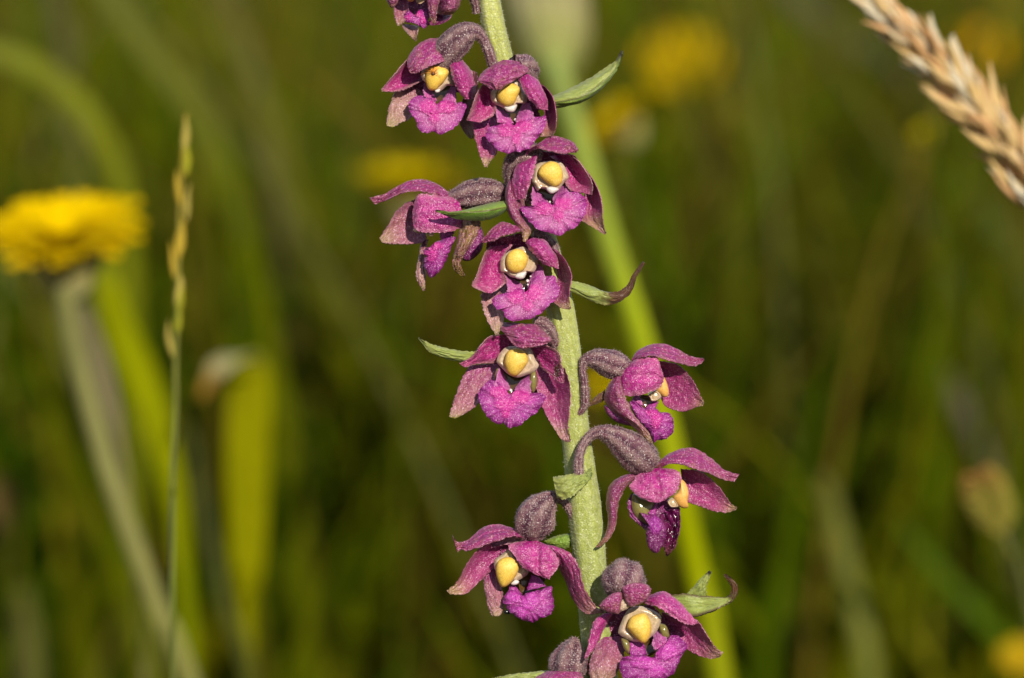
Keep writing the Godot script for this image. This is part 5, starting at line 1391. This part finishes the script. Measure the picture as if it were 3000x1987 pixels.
func build_background_plants() -> void:
	golden_spike()
	rye_spike()
	spent_head()
	var gold := lin(0.72, 0.47, 0.001)
	var thin := [lin(0.09, 0.11, 0.01), lin(0.09, 0.10, 0.008), lin(0.07, 0.08, 0.004)]
	var stemc := [lin(0.16, 0.16, 0.05), lin(0.22, 0.21, 0.07), lin(0.22, 0.21, 0.06), lin(0.16, 0.16, 0.03)]
	yellow_flower("large yellow composite flower seen from the side at the left edge", 188, 690, 1.06, 248, upv * 0.90 - fwd * 0.42 - rgt * 0.04, [[190, 880], [225, 1060], [290, 1290], [350, 1480], [430, 1700], [490, 1860], [560, 2010]], 62, gold, stemc)
	yellow_flower("round yellow flower blurred far behind, right of the withered head", 1995, 185, 1.95, 124, upv * 0.55 - fwd * 0.75, [[2010, 420], [2040, 900]], 18, lin(0.56, 0.37, 0.001), thin)
	yellow_flower("smaller tilted yellow flower touching the lime green stem's right side", 1815, 350, 1.4, 115, upv * 0.7 - fwd * 0.3 - rgt * 0.55, [[1840, 560], [1880, 1000]], 14, lin(0.62, 0.42, 0.001), thin)
	yellow_flower("dim yellow flower behind the left-turned orchid blossom", 1200, 535, 1.45, 165, upv * 0.95 - fwd * 0.25, [[1190, 800], [1180, 1200]], 16, lin(0.46, 0.34, 0.001), thin)
	yellow_flower("orange yellow flower behind the golden dry grass spike", 2865, 145, 1.9, 85, upv * 0.6 - fwd * 0.7, [[2890, 340], [2900, 700]], 14, lin(0.70, 0.38, 0.001), thin)
	yellow_flower("little yellow flower seen through the bent stalk of the right-hand blossom", 1750, 1125, 1.6, 52, upv * 0.6 - fwd * 0.7, [[1755, 1300], [1760, 1700]], 11, lin(0.72, 0.5, 0.001), thin)
	yellow_flower("ochre flower peeping out right of the stem at mid height", 1725, 930, 1.9, 42, upv * 0.6 - fwd * 0.7, [[1735, 1100], [1750, 1500]], 9, lin(0.36, 0.20, 0.004), thin)
	yellow_flower("golden flower half cut by the lower right corner", 3000, 1935, 1.3, 78, upv * 0.7 - fwd * 0.6, [[3010, 2060], [3020, 2300]], 14, lin(0.45, 0.29, 0.01), thin)
	yellow_flower("small dull yellow flower under the golden spike", 2712, 385, 1.35, 40, upv * 0.6 - fwd * 0.4 - rgt * 0.4, [[2740, 560], [2760, 900]], 8, lin(0.45, 0.36, 0.002), thin)
	yellow_flower("faint olive yellow flower low on the far right", 2690, 560, 2.3, 80, upv * 0.6 - fwd * 0.7, [[2700, 800], [2710, 1200]], 14, lin(0.20, 0.19, 0.003), thin)
	yellow_flower("faint yellow green flower in the right middle distance", 2475, 1260, 2.1, 58, upv * 0.6 - fwd * 0.7, [[2480, 1500], [2490, 1800]], 12, lin(0.22, 0.22, 0.003), thin)

	seed_head("yellow brown oval seed head on a pale stem at the right edge", 2905, 1482, 1.06, 64, 96, 0.38, [[2975, 1660], [3030, 1850]], lin(0.34, 0.29, 0.05), lin(0.34, 0.16, 0.04))
	seed_head("dim brown seed head in the right middle distance", 2360, 1335, 1.75, 62, 80, 0.1, [[2375, 1550], [2390, 1900]], lin(0.16, 0.11, 0.02), lin(0.14, 0.09, 0.02))
	seed_head("dim beige seed head left of the far right blades", 2650, 1225, 2.0, 55, 80, -0.1, [[2650, 1450], [2660, 1800]], lin(0.16, 0.125, 0.045), lin(0.15, 0.11, 0.04))
	seed_head("pale tan seed head low at the left edge", 5, 1490, 1.5, 48, 70, 0.2, [[20, 1650], [40, 1900]], lin(0.24, 0.17, 0.05), lin(0.2, 0.13, 0.04))

	var gr := "tall blurred grass blades"
	var green := [lin(0.13, 0.14, 0.02), lin(0.15, 0.16, 0.012), lin(0.13, 0.14, 0.006), lin(0.08, 0.09, 0.005)]
	blade("arching_grass_blade", "olive grass blade arching over from the upper left edge", "grass blade", [[-180, 130, 48], [-40, 145, 68], [110, 205, 74], [240, 320, 70], [320, 450, 67], [362, 600, 62], [385, 900, 56], [395, 1300, 48]], 1.35, 0.16, 0.1, green, gr)
	blade("grass_blade", "long green blade slanting from the top left down towards the centre", "grass blade", [[180, -220, 29], [300, -40, 56], [410, 120, 66], [540, 285, 69], [640, 450, 69], [705, 650, 66], [760, 870, 66], [810, 1120, 65], [850, 1400, 60]], 1.42, 0.16, 0.2, [lin(0.101, 0.111, 0.0202), lin(0.108, 0.115, 0.0173), lin(0.079, 0.093, 0.0046), lin(0.072, 0.082, 0.0029), lin(0.050, 0.059, 0.0029)], gr)
	blade("dry_stalk", "brownish dry stalk rising left of centre to the top edge", "grass stalk", [[640, -160, 42], [665, 0, 46], [735, 200, 50], [790, 450, 50], [826, 700, 52], [852, 960, 52], [870, 1300, 49]], 1.6, 0.6, 0.0, [lin(0.112, 0.101, 0.0280), lin(0.105, 0.097, 0.0280), lin(0.084, 0.068, 0.0224), lin(0.070, 0.050, 0.0112), lin(0.049, 0.043, 0.0056)], gr)
	blade("grass_blade", "olive blade just right of the brownish dry stalk", "grass blade", [[560, -120, 35], [630, 60, 55], [735, 260, 63], [830, 450, 67], [920, 740, 70], [990, 980, 69], [1050, 1280, 64]], 1.6, 0.16, 0.1, [lin(0.086, 0.089, 0.0115), lin(0.090, 0.093, 0.0104), lin(0.072, 0.078, 0.0035), lin(0.061, 0.067, 0.0023)], gr)
	blade("grey_stalk", "pale grey upright stalk near the top left corner", "grass stalk", [[140, -200, 45], [162, 0, 54], [200, 230, 57], [222, 520, 57], [232, 800, 56]], 1.6, 0.6, 0.0, [lin(0.077, 0.072, 0.0280), lin(0.084, 0.079, 0.0308), lin(0.063, 0.058, 0.0224)], gr)
	blade("grass_blade", "dim ochre blade at the far left edge", "grass blade", [[-20, 160, 32], [30, 300, 48], [95, 500, 53], [150, 760, 53]], 1.6, 0.16, 0.0, [lin(0.090, 0.077, 0.0060), lin(0.083, 0.070, 0.0036)], gr)
	blade("lime_leaf", "bright lime leaf below the large yellow flower", "leaf", [[282, 740, 35], [305, 800, 69], [350, 960, 95], [405, 1090, 104], [455, 1230, 95], [500, 1400, 77], [530, 1600, 62], [550, 1850, 53]], 1.2, 0.14, 0.15, [lin(0.160, 0.173, 0.0064), lin(0.192, 0.206, 0.0019), lin(0.192, 0.206, 0.0019), lin(0.136, 0.157, 0.0019), lin(0.080, 0.099, 0.0026)], gr)
	var bl := blade("broad_lime_leaf", "broad upright lime yellow leaf with a pale bent tip, left of the orchid", "leaf", [[742, 1030, 40], [738, 1062, 104], [732, 1130, 132], [726, 1280, 136], [722, 1440, 132], [724, 1600, 112], [722, 1730, 76], [722, 1810, 44]], 1.2, 0.12, 0.1, [lin(0.15, 0.15, 0.01), lin(0.18, 0.175, 0.002), lin(0.19, 0.185, 0.002), lin(0.19, 0.185, 0.002), lin(0.17, 0.165, 0.002), lin(0.11, 0.12, 0.002)], gr)
	var kk := UNIT / DIST * 1.18
	put(reed([far_pt(745, 1050, 1.19), far_pt(690, 1045, 1.18), far_pt(640, 1075, 1.17), far_pt(605, 1130, 1.17), far_pt(590, 1170, 1.17)], [60 * kk, 74 * kk, 60 * kk, 34 * kk, 8 * kk], 0.2, 0.5, [lin(0.22, 0.20, 0.03), lin(0.34, 0.31, 0.13), lin(0.36, 0.31, 0.14), lin(0.34, 0.18, 0.03), lin(0.22, 0.11, 0.03)], 10), "bent_tip", "blade", bl, bl.position)
	blade("dead_leaf", "greyish dead leaf hanging along the large yellow flower's stem", "leaf", [[190, 830, 54], [240, 930, 70], [285, 1050, 74], [325, 1190, 59], [352, 1300, 27], [372, 1400, 13], [390, 1600, 11]], 1.07, 0.2, 0.3, [lin(0.120, 0.108, 0.0473), lin(0.150, 0.127, 0.0630), lin(0.150, 0.124, 0.0577), lin(0.105, 0.077, 0.0263)], gr)
	blade("grey_green_blade", "thin grey green blade between the two lime leaves", "grass blade", [[540, 1180, 10], [568, 1310, 30], [612, 1560, 37], [668, 1800, 40], [735, 2010, 42]], 1.2, 0.2, 0.2, [lin(0.048, 0.053, 0.0126), lin(0.060, 0.068, 0.0168), lin(0.072, 0.077, 0.0126), lin(0.078, 0.087, 0.0084)], gr)
	blade("pale_stalk", "pale wide stalk at the bottom left edge", "grass stalk", [[60, 1720, 40], [80, 1850, 64], [92, 2010, 72]], 1.45, 0.5, 0.0, [lin(0.091, 0.087, 0.0182), lin(0.104, 0.100, 0.0273)], gr)
	blade("brown_stalk", "brown green blurred stalk leaning at the lower left edge", "grass stalk", [[-30, 1400, 32], [0, 1560, 48], [50, 1730, 56], [120, 1900, 56], [200, 2040, 56]], 1.6, 0.5, 0.0, [lin(0.128, 0.091, 0.0112), lin(0.104, 0.082, 0.0056), lin(0.064, 0.074, 0.0056)], gr)
	blade("pale_dry_stalk", "pale straight dry stalk at the lower right", "grass stalk", [[2400, 1390, 25], [2428, 1450, 52], [2470, 1630, 57], [2513, 1810, 60], [2550, 2000, 61]], 1.4, 0.6, 0.0, [lin(0.079, 0.069, 0.0142), lin(0.151, 0.157, 0.0303), lin(0.145, 0.153, 0.0283), lin(0.094, 0.103, 0.0142)], gr)
	blade("grass_blade", "clear green blade slanting to the lower right corner", "grass blade", [[2630, 1520, 11], [2690, 1600, 37], [2790, 1712, 46], [2890, 1826, 50], [2980, 1920, 48], [3080, 2030, 48]], 1.4, 0.16, 0.2, [lin(0.045, 0.077, 0.0060), lin(0.056, 0.097, 0.0048), lin(0.060, 0.097, 0.0036), lin(0.053, 0.077, 0.0036)], gr)
	blade("brown_stalk", "olive brown stalk right of the orchid from upper to lower middle", "grass stalk", [[2030, 240, 32], [2070, 400, 53], [2130, 620, 58], [2190, 880, 61], [2220, 1080, 62], [2280, 1320, 62], [2330, 1600, 61]], 1.8, 0.6, 0.0, [lin(0.098, 0.081, 0.0090), lin(0.090, 0.077, 0.0072), lin(0.086, 0.073, 0.0084), lin(0.060, 0.058, 0.0048)], gr)
	blade("grass_blade", "wide bright green blade left of the golden spike at the top", "grass blade", [[2290, -200, 68], [2315, 0, 94], [2318, 200, 100], [2295, 500, 99], [2255, 800, 94], [2240, 1100, 85]], 2.1, 0.16, 0.1, [lin(0.078, 0.093, 0.0010), lin(0.078, 0.093, 0.0010), lin(0.066, 0.074, 0.0010), lin(0.048, 0.056, 0.0014)], gr)
	blade("grey_stalk", "grey slanting stalk behind the golden spike's tip", "grass stalk", [[2290, -60, 48], [2400, 50, 67], [2560, 160, 61], [2700, 270, 48], [2860, 420, 40], [3000, 640, 40]], 2.0, 0.4, 0.0, [lin(0.091, 0.087, 0.0420), lin(0.091, 0.087, 0.0336), lin(0.063, 0.061, 0.0112)], gr)
	blade("grass_blade", "olive yellow blade on the right below the golden spike", "grass blade", [[2740, 800, 34], [2790, 930, 75], [2870, 1060, 88], [2950, 1180, 88], [3050, 1340, 85]], 1.8, 0.16, 0.1, [lin(0.085, 0.074, 0.0010), lin(0.098, 0.087, 0.0010), lin(0.078, 0.077, 0.0010)], gr)
	blade("grey_stalk", "dark grey thin stalk crossing the right middle distance", "grass stalk", [[2740, 1060, 36], [2783, 1129, 50], [2835, 1230, 52], [2890, 1360, 50], [2940, 1500, 48]], 1.5, 0.6, 0.0, [lin(0.10, 0.085, 0.05), lin(0.09, 0.08, 0.045), lin(0.07, 0.07, 0.02)], gr)
	blade("grass_blade", "dull green blade by the right edge below the golden spike", "grass blade", [[2800, 470, 32], [2850, 560, 56], [2930, 680, 64], [3010, 820, 67], [3090, 1000, 67]], 1.6, 0.16, 0.1, [lin(0.060, 0.077, 0.0090), lin(0.075, 0.089, 0.0180), lin(0.068, 0.077, 0.0090)], gr)
	blade("grass_blade", "upright yellow green blade left of the lower left blossom", "grass blade", [[1010, 1080, 30], [1030, 1250, 66], [1045, 1480, 80], [1055, 1720, 84], [1060, 1990, 80]], 1.7, 0.16, 0.1, [lin(0.085, 0.10, 0.005), lin(0.10, 0.125, 0.004), lin(0.09, 0.115, 0.004)], gr)
	blade("grass_blade", "pale olive blade between the lime leaves and the orchid", "grass blade", [[1240, 900, 30], [1300, 1200, 60], [1340, 1480, 74], [1370, 1760, 80], [1390, 2000, 80]], 1.9, 0.16, 0.1, [lin(0.09, 0.095, 0.008), lin(0.10, 0.105, 0.008), lin(0.09, 0.095, 0.006)], gr)
